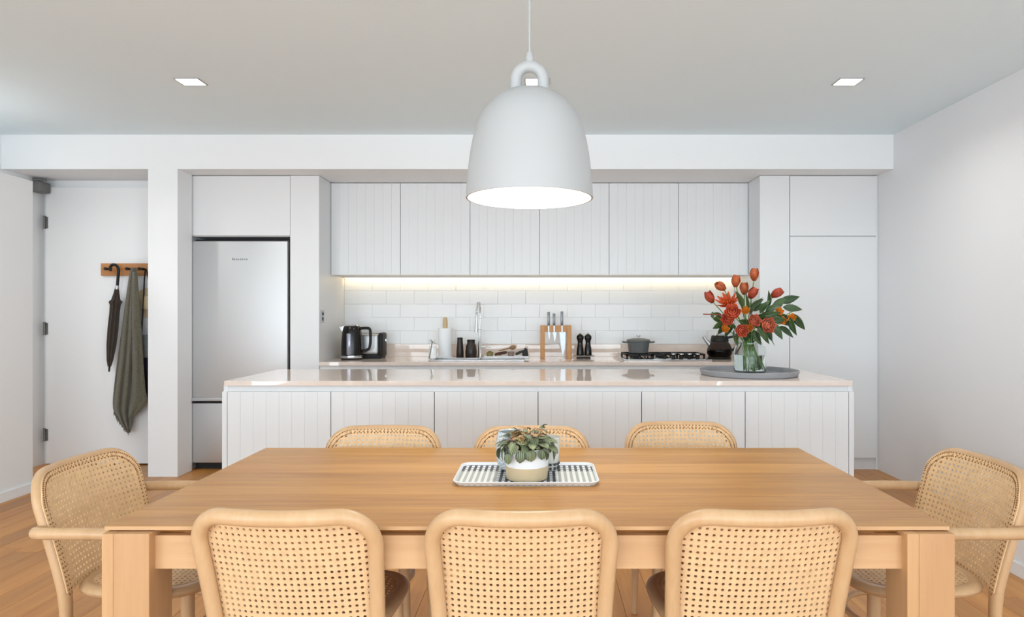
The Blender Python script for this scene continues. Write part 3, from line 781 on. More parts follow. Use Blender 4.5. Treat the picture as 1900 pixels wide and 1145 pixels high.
# two vessels behind the pot
def speckle():
    m, N, L, P = nmat('speckled_glaze')
    tc = N.new('ShaderNodeTexCoord'); v = N.new('ShaderNodeTexVoronoi'); v.inputs['Scale'].default_value = 150; L.new(tc.outputs['Object'], v.inputs['Vector'])
    r = N.new('ShaderNodeValToRGB'); r.color_ramp.elements[0].position = 0.28; r.color_ramp.elements[1].position = 0.5
    r.color_ramp.elements[0].color = srgb(150, 158, 164); r.color_ramp.elements[1].color = srgb(206, 212, 216)
    L.new(v.outputs['Distance'], r.inputs['Fac']); L.new(r.outputs['Color'], P.inputs['Base Color'])
    b = N.new('ShaderNodeBump'); b.inputs['Strength'].default_value = 0.5; b.inputs['Distance'].default_value = 0.002
    L.new(v.outputs['Distance'], b.inputs['Height']); L.new(b.outputs['Normal'], P.inputs['Normal'])
    P.inputs['Roughness'].default_value = 0.25
    return m
M['speckle'] = speckle()
vx = -0.103
t = thing('speckled_vase', (vx, 2.262, zt0), 'speckled grey and white rounded vase half hidden behind the left of the plant pot', 'vase')
prv = [(0.028, 0), (0.040, 0.006), (0.050, 0.03), (0.0525, 0.06), (0.052, 0.10), (0.049, 0.122), (0.044, 0.135), (0.041, 0.131), (0.046, 0.115), (0.046, 0.05)]
obj('body', lathe(B(), [(r, zt0+z) for r, z in prv], (vx, 2.262, 0), 40), 'speckle', t, smooth=True)
M['milk'] = mat('milk_glass', (232, 232, 226), 0.15, trans=0.25)
vx = 0.026
zk = 0.76
t = thing('cream_tumbler', (vx, 2.272, zt0), 'cream glass tumbler with a dotted foot, half hidden behind the right of the plant pot', 'tumbler')
obj('body', lathe(B(), [(r*0.94, zt0+z*zk) for r, z in [(0.034, 0.03), (0.040, 0.034), (0.043, 0.06), (0.0455, 0.12), (0.047, 0.148), (0.045, 0.149), (0.043, 0.12), (0.040, 0.05)]], (vx, 2.272, 0), 40), 'milk', t, smooth=True)
obj('foot', lathe(B(), [(r*0.94, zt0+z*zk) for r, z in [(0.036, 0), (0.038, 0.01), (0.036, 0.03)]], (vx, 2.272, 0), 40), 'milk', t, smooth=True)
bm = B()
for k in range(14):
    a = 2*PI*k/14
    for zz in (0.008, 0.022):
        box(bm, vx+0.0375*math.cos(a)-0.004, vx+0.0375*math.cos(a)+0.004, 2.272+0.0375*math.sin(a)-0.004, 2.272+0.0375*math.sin(a)+0.004, zt0+zz-0.004, zt0+zz+0.004)
obj('dots', bm, mat('dot_dark', (64, 62, 66), 0.5), t)

# ------------------------------------------------------------------ on the island: round tray, vase, bouquet
tcx, tcy = X(1389, 4.27), 4.27
t = thing('round_tray', (tcx, tcy, 0.90), 'large round grey tray at the right end of the island', 'tray')
R0 = 0.316
obj('dish', lathe(B(), [(R0-0.018, 0.9003), (R0-0.012, 0.903), (R0, 0.934), (R0-0.004, 0.937), (R0-0.010, 0.935), (R0-0.022, 0.909), (0.0, 0.908)], (tcx, tcy, 0), 72, cap1=False), 'greytray', t, smooth=True)
vcx, vcy = X(1391.5, 4.40), 4.40
zv = 0.9085
M['glass'] = mat('clear_glass', (246, 250, 250), 0.02, trans=1.0, ior=1.3)
M['water'] = mat('vase_water', (238, 246, 244), 0.0, trans=1.0, ior=1.2)
vs = thing('glass_vase', (vcx, vcy, zv), 'clear glass vase of flower stems standing on the round grey tray', 'vase')
obj('glass', lathe(B(), [(0.0, zv), (0.098, zv), (0.105, zv+0.008), (0.107, zv+0.05), (0.106, zv+0.14), (0.098, zv+0.172), (0.080, zv+0.190), (0.080, zv+0.200), (0.077, zv+0.200), (0.077, zv+0.189), (0.095, zv+0.170), (0.1025, zv+0.14), (0.1035, zv+0.012), (0.0, zv+0.009)], (vcx, vcy, 0), 48, cap0=False, cap1=False), 'glass', vs, smooth=True)
obj('water', lathe(B(), [(0.1, zv+0.0105), (0.1015, zv+0.02), (0.101, zv+0.115)], (vcx, vcy, 0), 40), 'water', vs, smooth=True)
M['stem'] = mat('green_stem', (110, 150, 70), 0.5)
M['bleaf'] = leafmat('bouquet_leaf', (40, 66, 34), (76, 100, 52), (70, 98, 56))
M['tulip'] = mat('tulip_petal', (180, 90, 48), 0.5, var=0.22, vscale=30)
M['tulip2'] = mat('tulip_petal_red', (168, 64, 38), 0.5, var=0.25, vscale=28)
M['rose'] = mat('rose_petal', (214, 98, 66), 0.6, var=0.28, vscale=30)
M['rose2'] = mat('rose_petal_pink', (196, 102, 74), 0.6, var=0.28, vscale=30)
M['dahlia'] = mat('dahlia_petal', (204, 84, 36), 0.55, var=0.28, vscale=30)
M['amber'] = mat('amber_petal', (214, 128, 36), 0.55, var=0.25, vscale=40)
M['twig'] = mat('red_twig', (140, 58, 44), 0.6)
def petal_patch(bm, base, ax, outv, L_, W_, cup, open_, n=5):
    """curved petal: grows along ax, leaning to outv, tip closing or opening"""
    side = ax.cross(outv).normalized(); rows = []
    for i in range(n+1):
        t_ = i/n; wd = W_*math.sin(PI*(0.12+0.80*t_))**0.8
        o_ = outv*(cup*math.sin(PI*0.5*min(1, t_*1.5))+open_*t_*t_)
        rows.append([bm.verts.new(base+ax*L_*t_+o_+side*s*wd-outv*abs(s)**2*wd*0.45) for s in (-1, -0.5, 0, 0.5, 1)])
    for a, b in zip(rows, rows[1:]):
        for k in range(4): bm.faces.new((a[k], a[k+1], b[k+1], b[k]))
def bloom(bm, c, ax, layers):
    ax = Vector(ax).normalized(); ref = Vector((1, 0, 0)) if abs(ax.x) < 0.8 else Vector((0, 1, 0))
    u = (ref-ax*ref.dot(ax)).normalized(); v = ax.cross(u); c = Vector(c)
    for n_, L_, W_, cup, op, off in layers:
        for k in range(n_):
            a = 2*PI*k/n_+off+random.uniform(-.12, .12)
            petal_patch(bm, c-ax*L_*0.45, ax, u*math.cos(a)+v*math.sin(a), L_*random.uniform(.93, 1.07), W_, cup, op)
neck = Vector((vcx, vcy, zv+0.195))
def stem_path(head, k):
    a = k*2.4; r0 = 0.075; r1 = 0.05
    r0 = 0.03+0.05*((k*0.37) % 1.0); r1 = 0.028; b = a+0.9*math.sin(k*1.7)
    foot = Vector((vcx+0.012+r0*math.cos(b), vcy+r0*math.sin(b), zv+0.016+0.004*(k % 4)))
    nk = Vector((vcx-0.012+r1*math.cos(a), vcy+r1*math.sin(a), zv+0.19))
    d1 = (Vector(head)-nk)
    return smoothpath([foot, foot.lerp(nk, 0.5), nk, nk+d1*0.5+Vector((0, 0, 0.02)), Vector(head)], 4)
kst = 0
def flower(name, cat, label, px, py, Y, layers, m, ax, stemr=0.0035, group=None, extra=None):
    global kst
    h = Vector((X(px, Y), Y, Z(py, Y)))
    t = thing(name, (vcx, vcy, zv+0.2), label, cat, group)
    bm = B(); bloom(bm, h, ax, layers)
    o = obj('bloom', bm, m, t, smooth=True); solid(o, 0.0012)
    kst += 1
    obj('stem', tube(B(), stem_path(h-Vector(ax).normalized()*0.02, kst), stemr, 6), 'stem', t, smooth=True)
    return t
random.seed(5)
TUL = [(3, 0.082, 0.026, 0.036, -0.014, 0), (3, 0.078, 0.026, 0.032, -0.016, PI/3)]
tulips = [(1318, 553, 4.33, 'tulip2', (-0.5, -0.1, 0.9), 'red-orange tulip leaning out furthest to the left'), (1338, 532, 4.38, 'tulip', (-0.75, -0.2, 0.5), 'orange tulip lying sideways above the leftmost tulip'),
          (1365.5, 523, 4.40, 'tulip', (0.1, 0, 1), 'orange tulip standing left of the tallest tulip'), (1381, 537, 4.44, 'tulip', (0.0, 0.1, 1), 'dull orange tulip half behind its neighbours in the bouquet middle'),
          (1396, 545, 4.34, 'tulip2', (0.45, -0.2, 0.9), 'rust red tulip directly below the tallest tulip'), (1399.5, 511, 4.40, 'tulip', (0.05, 0, 1), 'tallest orange tulip at the top of the bouquet'),
          (1440, 545, 4.36, 'tulip2', (0.8, -0.2, 0.55), 'red tulip leaning to the right over green leaves')]
for px, py, Y, m, ax, lab in tulips:
    flower('tulip', 'flower', lab, px, py, Y, TUL, m, ax, group='tulips in the glass vase')
ROSE = [(6, 0.042, 0.021, 0.040, 0.006, 0), (6, 0.05, 0.021, 0.034, 0.0, .5), (5, 0.055, 0.019, 0.026, -0.005, .2), (4, 0.058, 0.015, 0.017, -0.006, .6), (3, 0.058, 0.01, 0.009, -0.003, 0)]
ROSB = [(tuple([n_]+[v_*1.22 for v_ in (a_, b_, c_, d_)]+[e_])) for n_, a_, b_, c_, d_, e_ in ROSE]
DAH = [(11, 0.05, 0.011, 0.05, 0.03, 0), (10, 0.056, 0.011, 0.036, 0.014, .3), (8, 0.058, 0.01, 0.02, 0.004, 0)]
flower('rose', 'flower', 'large coral rose in the middle left of the bouquet', 1359, 580, 4.26, ROSB, 'rose', (-0.25, -0.9, 0.4), group='roses in the glass vase')
flower('rose', 'flower', 'small coral rose just below the large coral rose', 1351, 593, 4.29, ROSE, 'rose', (-0.5, -0.8, 0.1), group='roses in the glass vase')
flower('rose', 'flower', 'pinkish rose in the lower centre of the bouquet', 1399, 596, 4.27, ROSE, 'rose2', (0.1, -0.9, 0.3), group='roses in the glass vase')
flower('rose', 'flower', 'pinkish red rose at the lower right of the bouquet', 1423, 604, 4.27, ROSB, 'rose2', (0.35, -0.9, 0.1), group='roses in the glass vase')
flower('rose', 'flower', 'coral rose at the bottom of the bouquet above the vase', 1376, 613, 4.27, ROSE, 'rose', (-0.1, -0.9, -0.1), group='roses in the glass vase')
flower('dahlia', 'flower', 'spiky red-orange bloom above the large coral rose', 1350, 561, 4.33, DAH, 'dahlia', (-0.35, -0.6, 0.7))
SM = [(5, 0.032, 0.015, 0.022, 0.008, 0), (4, 0.03, 0.012, 0.012, 0.002, .5)]
for px, py, lab in ((1345, 611, 'amber blossom at the lower left edge of the bouquet'), (1383, 577, 'amber blossom beside the large coral rose'), (1446, 579, 'amber blossom nearest the right-hand tulip'), (1452, 596, 'amber blossom lowest of the three on the right'), (1469, 590, 'amber blossom furthest to the right'), (1391, 609, 'small amber blossom between the two lower roses')):
    flower('blossom', 'flower', lab, px, py, 4.30, SM, 'amber', (random.uniform(-.4, .4), -0.8, 0.3), 0.0022, 'amber blossoms in the glass vase')
blf = leaf_mesh('bouquet_leaf', 0.115, 0.023, 'bleaf', False, 0.3, 0.25)
branches = [  # label, tip px/py, leaves: (px, py, dx, dz, size)
    ('leafy green branch reaching furthest to the right of the bouquet', (1476, 575), [(1420, 578, 1, .5, .95), (1432, 572, .9, .75, 1), (1445, 560, 1, .25, 1.1), (1452, 570, 1, -.1, 1), (1472, 582, .5, -.9, 1.05), (1466, 588, .1, -1, 1.0), (1440, 585, .8, -.2, .9), (1424, 570, .2, 1, .9), (1416, 585, 1, .1, .9)]),
    ('leafy green branch drooping at the lower right of the bouquet', (1450, 605), [(1444, 606, .9, -.5, 1.0), (1432, 600, .6, -.9, 1), (1430, 612, -.1, -1, .9), (1440, 590, 1, -.5, .9), (1415, 612, .2, -1, .8)]),
    ('upright leafy green branch in the middle of the bouquet', (1386, 555), [(1384, 580, .1, 1, 1.15), (1378, 572, -.25, 1, 1), (1392, 585, .3, 1, 1.1), (1398, 578, .7, .6, .9), (1406, 592, .9, .4, 1), (1410, 582, .5, .9, .9), (1392, 570, .8, .5, .8)]),
    ('leafy green branch at the left edge of the bouquet', (1330, 590), [(1345, 592, -1, .0, .9), (1348, 600, -1, -.2, 1.0), (1340, 586, -1, .35, .6), (1362, 600, -.4, -.5, .9), (1350, 605, -.9, -.45, .9), (1366, 606, -.8, .2, .9)]),
    ('dark leafy branch hanging over the rim of the vase', (1392, 620), [(1362, 612, -.1, -1, .9), (1370, 616, -.3, -1, .8), (1390, 612, .1, -1, .9), (1398, 612, .4, -1, .9), (1405, 606, .6, -.8, .9), (1382, 600, 0, -.8, 1), (1394, 600, .7, -.2, 1), (1370, 595, .7, -.2, 1), (1410, 600, .7, .3, .9), (1404, 615, .2, -.9, .7), (1416, 606, .5, -.6, 1), (1386, 606, -.3, -.8, 1), (1400, 588, .9, .1, 1.05), (1412, 594, .8, -.4, 1.1), (1375, 602, -.5, -.6, 1), (1426, 592, .9, -.1, 1)])]
random.seed(9)
for lab, tip, lv in branches:
    t = thing('leafy_branch', (vcx, vcy, zv+0.2), lab, 'branch', 'leafy branches in the glass vase')
    kst += 1
    h = Vector((X(tip[0], 4.34), 4.34, Z(tip[1], 4.34)))
    obj('stem', tube(B(), stem_path(h, kst), 0.0028, 6), 'stem', t, smooth=True)
    for px, py, dx, dz, s in lv:
        Y = 4.32+random.uniform(-0.05, 0.05)
        place(blf, 'leaf', t, (X(px, Y), Y, Z(py, Y)), (dx, random.uniform(-.35, .1), dz), PI/2+random.uniform(-.75, .75), s*1.1)
t = thing('bare_twig', (vcx, vcy, zv+0.2), 'thin reddish twig sticking out to the left of the bouquet', 'twig')
obj('twig', tube(B(), smoothpath([(X(1352, 4.3), 4.3, Z(588, 4.3)), (X(1330, 4.3), 4.28, Z(584, 4.3)), (X(1302, 4.3), 4.26, Z(583, 4.3))], 4), [0.005]*4+[0.004]*5, 6), 'twig', t)
obj('bud', lathe(B(), [(0.003, -0.02), (0.012, -0.008), (0.013, 0.006), (0.004, 0.022)], (X(1322, 4.28), 4.28, Z(585, 4.28)), 10), 'bleaf', t, smooth=True)

# ------------------------------------------------------------------ things on the rear worktop
W = 0.9003
# kettle
kx, ky = X(653, 5.75), 5.75
t = thing('kettle', (kx, ky, W), 'glossy black electric kettle with a chrome base ring', 'kettle')
obj('base', lathe(B(), [(0.085, W), (0.097, W+0.006), (0.097, W+0.012)], (kx, ky, 0), 40), 'blackmat', t, smooth=True)
obj('base_ring', lathe(B(), [(0.097, W+0.0125), (0.098, W+0.016), (0.097, W+0.034), (0.093, W+0.036)], (kx, ky, 0), 40), 'chrome', t, smooth=True)
obj('body', lathe(B(), [(0.093, W+0.036), (0.0925, W+0.10), (0.088, W+0.19), (0.082, W+0.25), (0.074, W+0.282), (0.066, W+0.295)], (kx, ky, 0), 48), 'black', t, smooth=True)
obj('lid', lathe(B(), [(0.066, W+0.295), (0.058, W+0.306), (0.03, W+0.311), (0.0, W+0.312)], (kx, ky, 0), 40, cap1=False), 'chrome', t, smooth=True)
obj('gauge', bx(kx-0.021, kx+0.018, ky-0.0975, ky-0.075, W+0.04, W+0.232, bev=0.008, seg=3), mat('gauge_grey', (150, 150, 162), 0.15, 0.3), t, smooth=True)
obj('spout', prism(B(), [(kx-0.072, W+0.23), (kx-0.108, W+0.288), (kx-0.094, W+0.288), (kx-0.062, W+0.292)], ky-0.02, ky+0.02), 'chrome', t)
hp = smoothpath([(kx+0.07, ky, W+0.272), (kx+0.12, ky, W+0.276), (kx+0.157, ky, W+0.268), (kx+0.165, ky, W+0.22), (kx+0.162, ky, W+0.13), (kx+0.14, ky, W+0.085), (kx+0.088, ky, W+0.068)], 5)
obj('handle', tube(B(), hp, 0.0125, 12), 'blackmat', t, smooth=True)
# toaster
ox0, ox1 = X(668, 5.90), X(706, 5.90)
t = thing('toaster', ((ox0+ox1)/2, 5.92, W), 'silver toaster with black ends standing behind the kettle', 'toaster')
obj('body', bx(ox0, ox1, 5.83, 6.0, W+0.03, W+0.225, bev=0.03, seg=4), 'steel', t, smooth=True)
obj('end_cap', bx(ox1-0.006, ox1+0.035, 5.825, 6.005, W+0.012, W+0.232, bev=0.02, seg=3), 'blackmat', t, smooth=True)
obj('end_cap', bx(ox0-0.03, ox0+0.006, 5.825, 6.005, W+0.012, W+0.232, bev=0.02, seg=3), 'blackmat', t, smooth=True)
obj('base', bx(ox0-0.02, ox1+0.025, 5.835, 5.995, W, W+0.034, bev=0.006), 'blackmat', t)
for yy in (5.88, 5.94): obj('slot', bx(ox0+0.02, ox1-0.02, yy-0.012, yy+0.012, W+0.22, W+0.2265), 'blackmat', t)
obj('lever', bx(ox1+0.035, ox1+0.05, 5.9, 5.93, W+0.15, W+0.175, bev=0.004), 'chrome', t)
bm = lathe(B(), [(0.016, 0), (0.016, 0.012), (0.013, 0.015)], (0, 0, 0), 20); bmesh.ops.rotate(bm, verts=bm.verts, cent=(0, 0, 0), matrix=Matrix.Rotation(PI/2, 3, 'X')); bmesh.ops.translate(bm, verts=bm.verts, vec=(ox0+0.105, 5.8305, W+0.1))
obj('dial', bm, 'chrome', t, smooth=True)
# bud vase
bxp = X(803, 5.72)
t = thing('bud_vase', (bxp, 5.72, W), 'small clear glass with a leaning green sprig, left of the sink', 'vase')
obj('glass', lathe(B(), [(0.0, W), (0.036, W), (0.038, W+0.01), (0.03, W+0.12), (0.0285, W+0.12), (0.036, W+0.012), (0.0, W+0.008)], (bxp, 5.72, 0), 24, cap0=False, cap1=False), 'glass', t, smooth=True)
obj('sprig', tube(B(), [(bxp-0.03, 5.72, W+0.012), (bxp-0.004, 5.72, W+0.16)], 0.004, 6), mat('sprig', (92, 86, 66), 0.6), t)
sl = leaf_mesh('sprig_leaf', 0.045, 0.007, 'bleaf', False, 0.2, 0.1, 4)
for k in range(7):
    a = k*0.9; place(sl, 'leaf', t, (bxp-0.004, 5.72, W+0.15+0.004*(k % 3)), (math.cos(a), 0.4*math.sin(a), 0.35*math.sin(a*2)+0.15), 0, 0.9)
# paper towel roll
rx, ry = X(826, 5.90), 5.90
t = thing('paper_towel_holder', (rx, ry, W), 'white paper towel roll on a stand with a pale wooden top knob', 'paper towel')
obj('stand', lathe(B(), [(0.07, W), (0.07, W+0.012), (0.065, W+0.014)], (rx, ry, 0), 32), 'potwhite', t, smooth=True)
obj('roll', lathe(B(), [(0.06, W+0.0145), (0.0605, W+0.02), (0.0605, W+0.268), (0.059, W+0.272), (0.02, W+0.272)], (rx, ry, 0), 40), mat('paper', (242, 243, 245), 0.9, bump=0.15, bscale=120), t, smooth=True)
obj('knob', lathe(B(), [(0.02, W+0.272), (0.0225, W+0.285), (0.022, W+0.345), (0.018, W+0.368), (0.008, W+0.372)], (rx, ry, 0), 24), mat('pale_wood', (205, 178, 138), 0.6), t, smooth=True)
# brown bottles
M['brownglass'] = mat('brown_ceramic', (44, 34, 28), 0.35, var=0.1, vscale=14)
bx1 = X(853.5, 5.88)
t = thing('tapered_bottle', (bx1, 5.88, W), 'tall tapered dark brown vessel beside the paper towel', 'bottle')
obj('body', lathe(B(), [(0.031, W), (0.034, W+0.006), (0.033, W+0.06), (0.026, W+0.15), (0.0245, W+0.172)], (bx1, 5.88, 0), 28), 'brownglass', t, smooth=True)
obj('cap', lathe(B(), [(0.0255, W+0.172), (0.0255, W+0.184), (0.02, W+0.187)], (bx1, 5.88, 0), 28), 'blackmat', t, smooth=True)
bx2 = X(874, 5.88)
t = thing('shouldered_jar', (bx2, 5.88, W), 'squat dark brown jar with rounded shoulders next to the faucet', 'jar')
obj('body', lathe(B(), [(0.046, W), (0.051, W+0.008), (0.052, W+0.06), (0.047, W+0.11), (0.036, W+0.132), (0.034, W+0.15)], (bx2, 5.88, 0), 32), 'brownglass', t, smooth=True)
obj('lid', lathe(B(), [(0.036, W+0.15), (0.036, W+0.165), (0.03, W+0.168)], (bx2, 5.88, 0), 32), 'blackmat', t, smooth=True)
# sink and faucet
t = thing('sink', ((sx0+sx1)/2, (sy0+sy1)/2, 0.72), 'inset steel double sink with a raised bright rim', 'sink')
bm = B(); e = 0.012
for a in ((sx0-e, sx1+e, sy0-e, sy0+0.008), (sx0-e, sx1+e, sy1-0.008, sy1+e), (sx0-e, sx0+0.008, sy0+0.008, sy1-0.008), (sx1-0.008, sx1+e, sy0+0.008, sy1-0.008), (-0.55, -0.53, sy0+0.008, sy1-0.008)):
    box(bm, a[0], a[1], a[2], a[3], W, W+0.010, bev=0.003, seg=2)
obj('rim', bm, 'chrome', t, smooth=True)
for a, b in ((sx0+0.004, -0.552), (-0.528, sx1-0.004)):
    bm = bx(a, b, sy0+0.004, sy1-0.004, 0.74, 0.744)
    for q in ((a, a+.003, sy0+.004, sy1-.004), (b-.003, b, sy0+.004, sy1-.004), (a, b, sy0+.004, sy0+.007), (a, b, sy1-.007, sy1-.004)): box(bm, *q, 0.744, 0.899)
    obj('bowl', bm, 'steel', t)
fx, fy = X(890.5, 5.9), 5.90
t = thing('faucet', (fx, fy, W), 'tall chrome pull-down faucet with a side lever behind the sink', 'faucet')
obj('post', lathe(B(), [(0.026, W), (0.026, W+0.01), (0.019, W+0.02), (0.017, W+0.14), (0.0125, W+0.15), (0.0125, W+0.28)], (fx, fy, 0), 20), 'chrome', t, smooth=True)
gp = smoothpath([(fx, fy, W+0.27), (fx+0.002, fy-0.005, W+0.44), (fx-0.003, fy-0.05, W+0.502), (fx-0.009, fy-0.11, W+0.49), (fx-0.014, fy-0.15, W+0.42), (fx-0.017, fy-0.16, W+0.33)], 6)
obj('hose', tube(B(), gp, 0.008, 10), 'chrome', t, smooth=True)
bm = B(); 
for q in gp[3:-5:1]:
    tube(bm, [q+Vector((0, 0, -0.003)), q+Vector((0, 0, 0.003))], 0.0115, 8)
obj('spring', bm, 'steel', t)
obj('spray_head', tube(B(), [(fx-0.017, fy-0.16, W+0.345), (fx-0.018, fy-0.162, W+0.24)], [0.012, 0.0165], 14), 'chrome', t, smooth=True)
obj('bracket', tube(B(), [(fx, fy, W+0.26), (fx-0.016, fy-0.15, W+0.262)], 0.006, 8), 'chrome', t)
obj('lever', tube(B(), [(fx+0.012, fy, W+0.10), (fx+0.05, fy, W+0.105), (fx+0.098, fy-0.01, W+0.1)], [0.010, 0.008, 0.006], 10), 'chrome', t, smooth=True)
# drying tray with small tools right of the faucet
dx0, dx1 = X(899, 5.92), X(981, 5.92)
t = thing('drying_tray', ((dx0+dx1)/2, 5.92, W), 'shallow white drying tray beside the faucet', 'tray')
bm = bx(dx0, dx1, 5.84, 6.03, W, W+0.006, bev=0.002)
for a in ((dx0, dx1, 5.84, 5.846), (dx0, dx1, 6.024, 6.03), (dx0, dx0+.006, 5.846, 6.024), (dx1-.006, dx1, 5.846, 6.024)): box(bm, *a, W+0.006, W+0.02)
obj('dish', bm, 'potwhite', t)
W2 = W+0.0065
cx = X(909, 5.9)
t = thing('soap_dish', (cx, 5.9, W2), 'small olive soap dish at the left of the drying tray', 'dish')
obj('bowl', lathe(B(), [(0.018, W2), (0.028, W2+0.012), (0.033, W2+0.045), (0.029, W2+0.045), (0.02, W2+0.014)], (cx, 5.9, 0), 24), mat('olive', (146, 132, 84), 0.5), t, smooth=True)
obj('soap', lathe(B(), [(0.019, W2+0.02), (0.025, W2+0.045), (0.012, W2+0.056)], (cx, 5.9, 0), 16), mat('soap', (104, 92, 46), 0.5), t, smooth=True)
M['redwood'] = mat('red_brown_wood', (74, 32, 22), 0.5)
a = X(918, 5.9); b = X(941, 5.9)
t = thing('dish_brush', ((a+b)/2, 5.9, W2), 'reddish brown brush lying in the drying tray', 'brush')
obj('back', tube(B(), smoothpath([(a, 5.9, W2+0.022), (a+0.04, 5.9, W2+0.034), (b, 5.9, W2+0.046)], 4), [0.008]+[0.0135]*7+[0.009], 10), 'redwood', t, smooth=True)
obj('bristles', bx(a+0.01, a+0.06, 5.89, 5.91, W2, W2+0.022), mat('bristle', (172, 150, 118), 0.9), t)
a = X(925, 5.95); b = X(956, 5.95)
t = thing('wooden_spoon', ((a+b)/2, 5.95, W2+0.04), 'pale wooden spoon propped across the drying tray', 'spoon')
obj('handle', tube(B(), [(a, 5.96, W2+0.055), (b-0.04, 5.95, W2+0.083)], [0.005, 0.006], 8), mat('spoon_wood', (150, 118, 82), 0.6), t, smooth=True)
bm = lathe(B(), [(0.002, -0.035), (0.018, -0.02), (0.021, 0), (0.015, 0.02), (0.003, 0.03)], (0, 0, 0), 16); bmesh.ops.rotate(bm, verts=bm.verts, cent=(0, 0, 0), matrix=Matrix.Rotation(PI/2.2, 3, 'Y')); bmesh.ops.translate(bm, verts=bm.verts, vec=(b-0.022, 5.95, W2+0.087))
obj('bowl', bm, bpy.data.materials['spoon_wood'], t, smooth=True)
cx = X(948, 5.9)
t = thing('small_cup', (cx, 5.9, W2), 'small taupe cup in the drying tray', 'cup')
obj('body', lathe(B(), [(0.02, W2), (0.027, W2+0.005), (0.029, W2+0.05), (0.026, W2+0.05), (0.022, W2+0.01)], (cx, 5.9, 0), 24), mat('taupe', (142, 122, 112), 0.5), t, smooth=True)
a = X(957, 5.9); b = X(981, 5.9)
t = thing('scrub_brush', ((a+b)/2, 5.9, W2), 'black scrubbing brush at the right end of the drying tray', 'brush')
obj('handle', tube(B(), smoothpath([(a, 5.9, W2+0.026), (a+0.035, 5.9, W2+0.045), (b-0.04, 5.9, W2+0.058)], 4), 0.0125, 10), mat('dark_green', (44, 50, 40), 0.5), t, smooth=True)
obj('head', prism(B(), [(b-0.062, W2+0.03), (b-0.035, W2+0.088), (b-0.012, W2+0.075), (b-0.002, W2+0.002), (b-0.05, W2+0.002)], 5.88, 5.92), 'blackmat', t)
# knife block
M['blade'] = mat('blade_steel', (196, 202, 208), 0.4, 0.6)
M['knifesteel'] = mat('knife_handle', (120, 122, 126), 0.35, 0.8)
k0, k1 = X(1002.5, 5.86), X(1060, 5.86)
t = thing('knife_block', ((k0+k1)/2, 5.86, W), 'open arch-shaped wooden knife block holding three knives', 'knife block')
for a in (k0, k1-0.042): obj('side', bx(a, a+0.042, 5.81, 5.91, W, W+0.298, bev=0.002), 'blockwood', t)
obj('top', bx(k0+0.042, k1-0.042, 5.812, 5.908, W+0.24, W+0.297, bev=0.002), 'blockwood', t)
for px, hh, bl, bwid, lab in ((1018, 0.42, 0.16, 0.013, 'left knife in the wooden block with a slim steel handle'), (1028, 0.405, 0.15, 0.02, 'middle knife in the wooden block'), (1042.5, 0.425, 0.035, 0.03, 'right, widest knife in the wooden block with the longest blade')):
    kx_ = X(px, 5.86)
    t = thing('knife', (kx_, 5.86, W+0.03), lab, 'knife', 'knives in the wooden block')
    obj('handle', bx(kx_-0.012, kx_+0.012, 5.848, 5.872, W+0.2975, W+hh, bev=0.006, seg=2), 'knifesteel', t, smooth=True)
    obj('blade', prism(B(), [(kx_-bwid*0.8, W+0.2395), (kx_+bwid, W+0.2395), (kx_+bwid*0.9, W+bl+0.05), (kx_+0.004, W+bl), (kx_-bwid*0.3, W+bl+0.06)], 5.803, 5.806), 'blade', t)
    obj('tang', bx(kx_-0.006, kx_+0.006, 5.803, 5.8115, W+0.236, W+0.2965), 'steel', t)
# pepper mills on a small shelf tray
s0, s1 = X(1063, 5.86), X(1102, 5.86)
t = thing('mill_tray', ((s0+s1)/2, 5.86, W), 'small taupe stand under the two black mills', 'tray')
obj('top', bx(s0, s1, 5.80, 5.92, W+0.018, W+0.026, bev=0.002), mat('taupe_stone', (158, 144, 134), 0.35), t)
obj('foot', bx(s0+0.035, s1-0.035, 5.81, 5.91, W, W+0.018), 'blackmat', t)
for px, lab in ((1076.5, 'left one of the two black pepper mills'), (1091, 'right one of the two black pepper mills')):
    mx_ = X(px, 5.86); z0 = W+0.0262
    t = thing('pepper_mill', (mx_, 5.86, z0), lab, 'pepper mill', 'black pepper mills')
    obj('body', lathe(B(), [(0.033, z0), (0.034, z0+0.01), (0.031, z0+0.06), (0.024, z0+0.095), (0.022, z0+0.12), (0.027, z0+0.14)], (mx_, 5.86, 0), 24), 'black', t, smooth=True)
    obj('head', lathe(B(), [(0.027, z0+0.1405), (0.033, z0+0.155), (0.032, z0+0.175), (0.018, z0+0.19), (0.009, z0+0.194)], (mx_, 5.86, 0), 24), 'black', t, smooth=True)
    obj('nut', lathe(B(), [(0.006, z0+0.194), (0.008, z0+0.2), (0.004, z0+0.208)], (mx_, 5.86, 0), 12), 'steel', t, smooth=True)
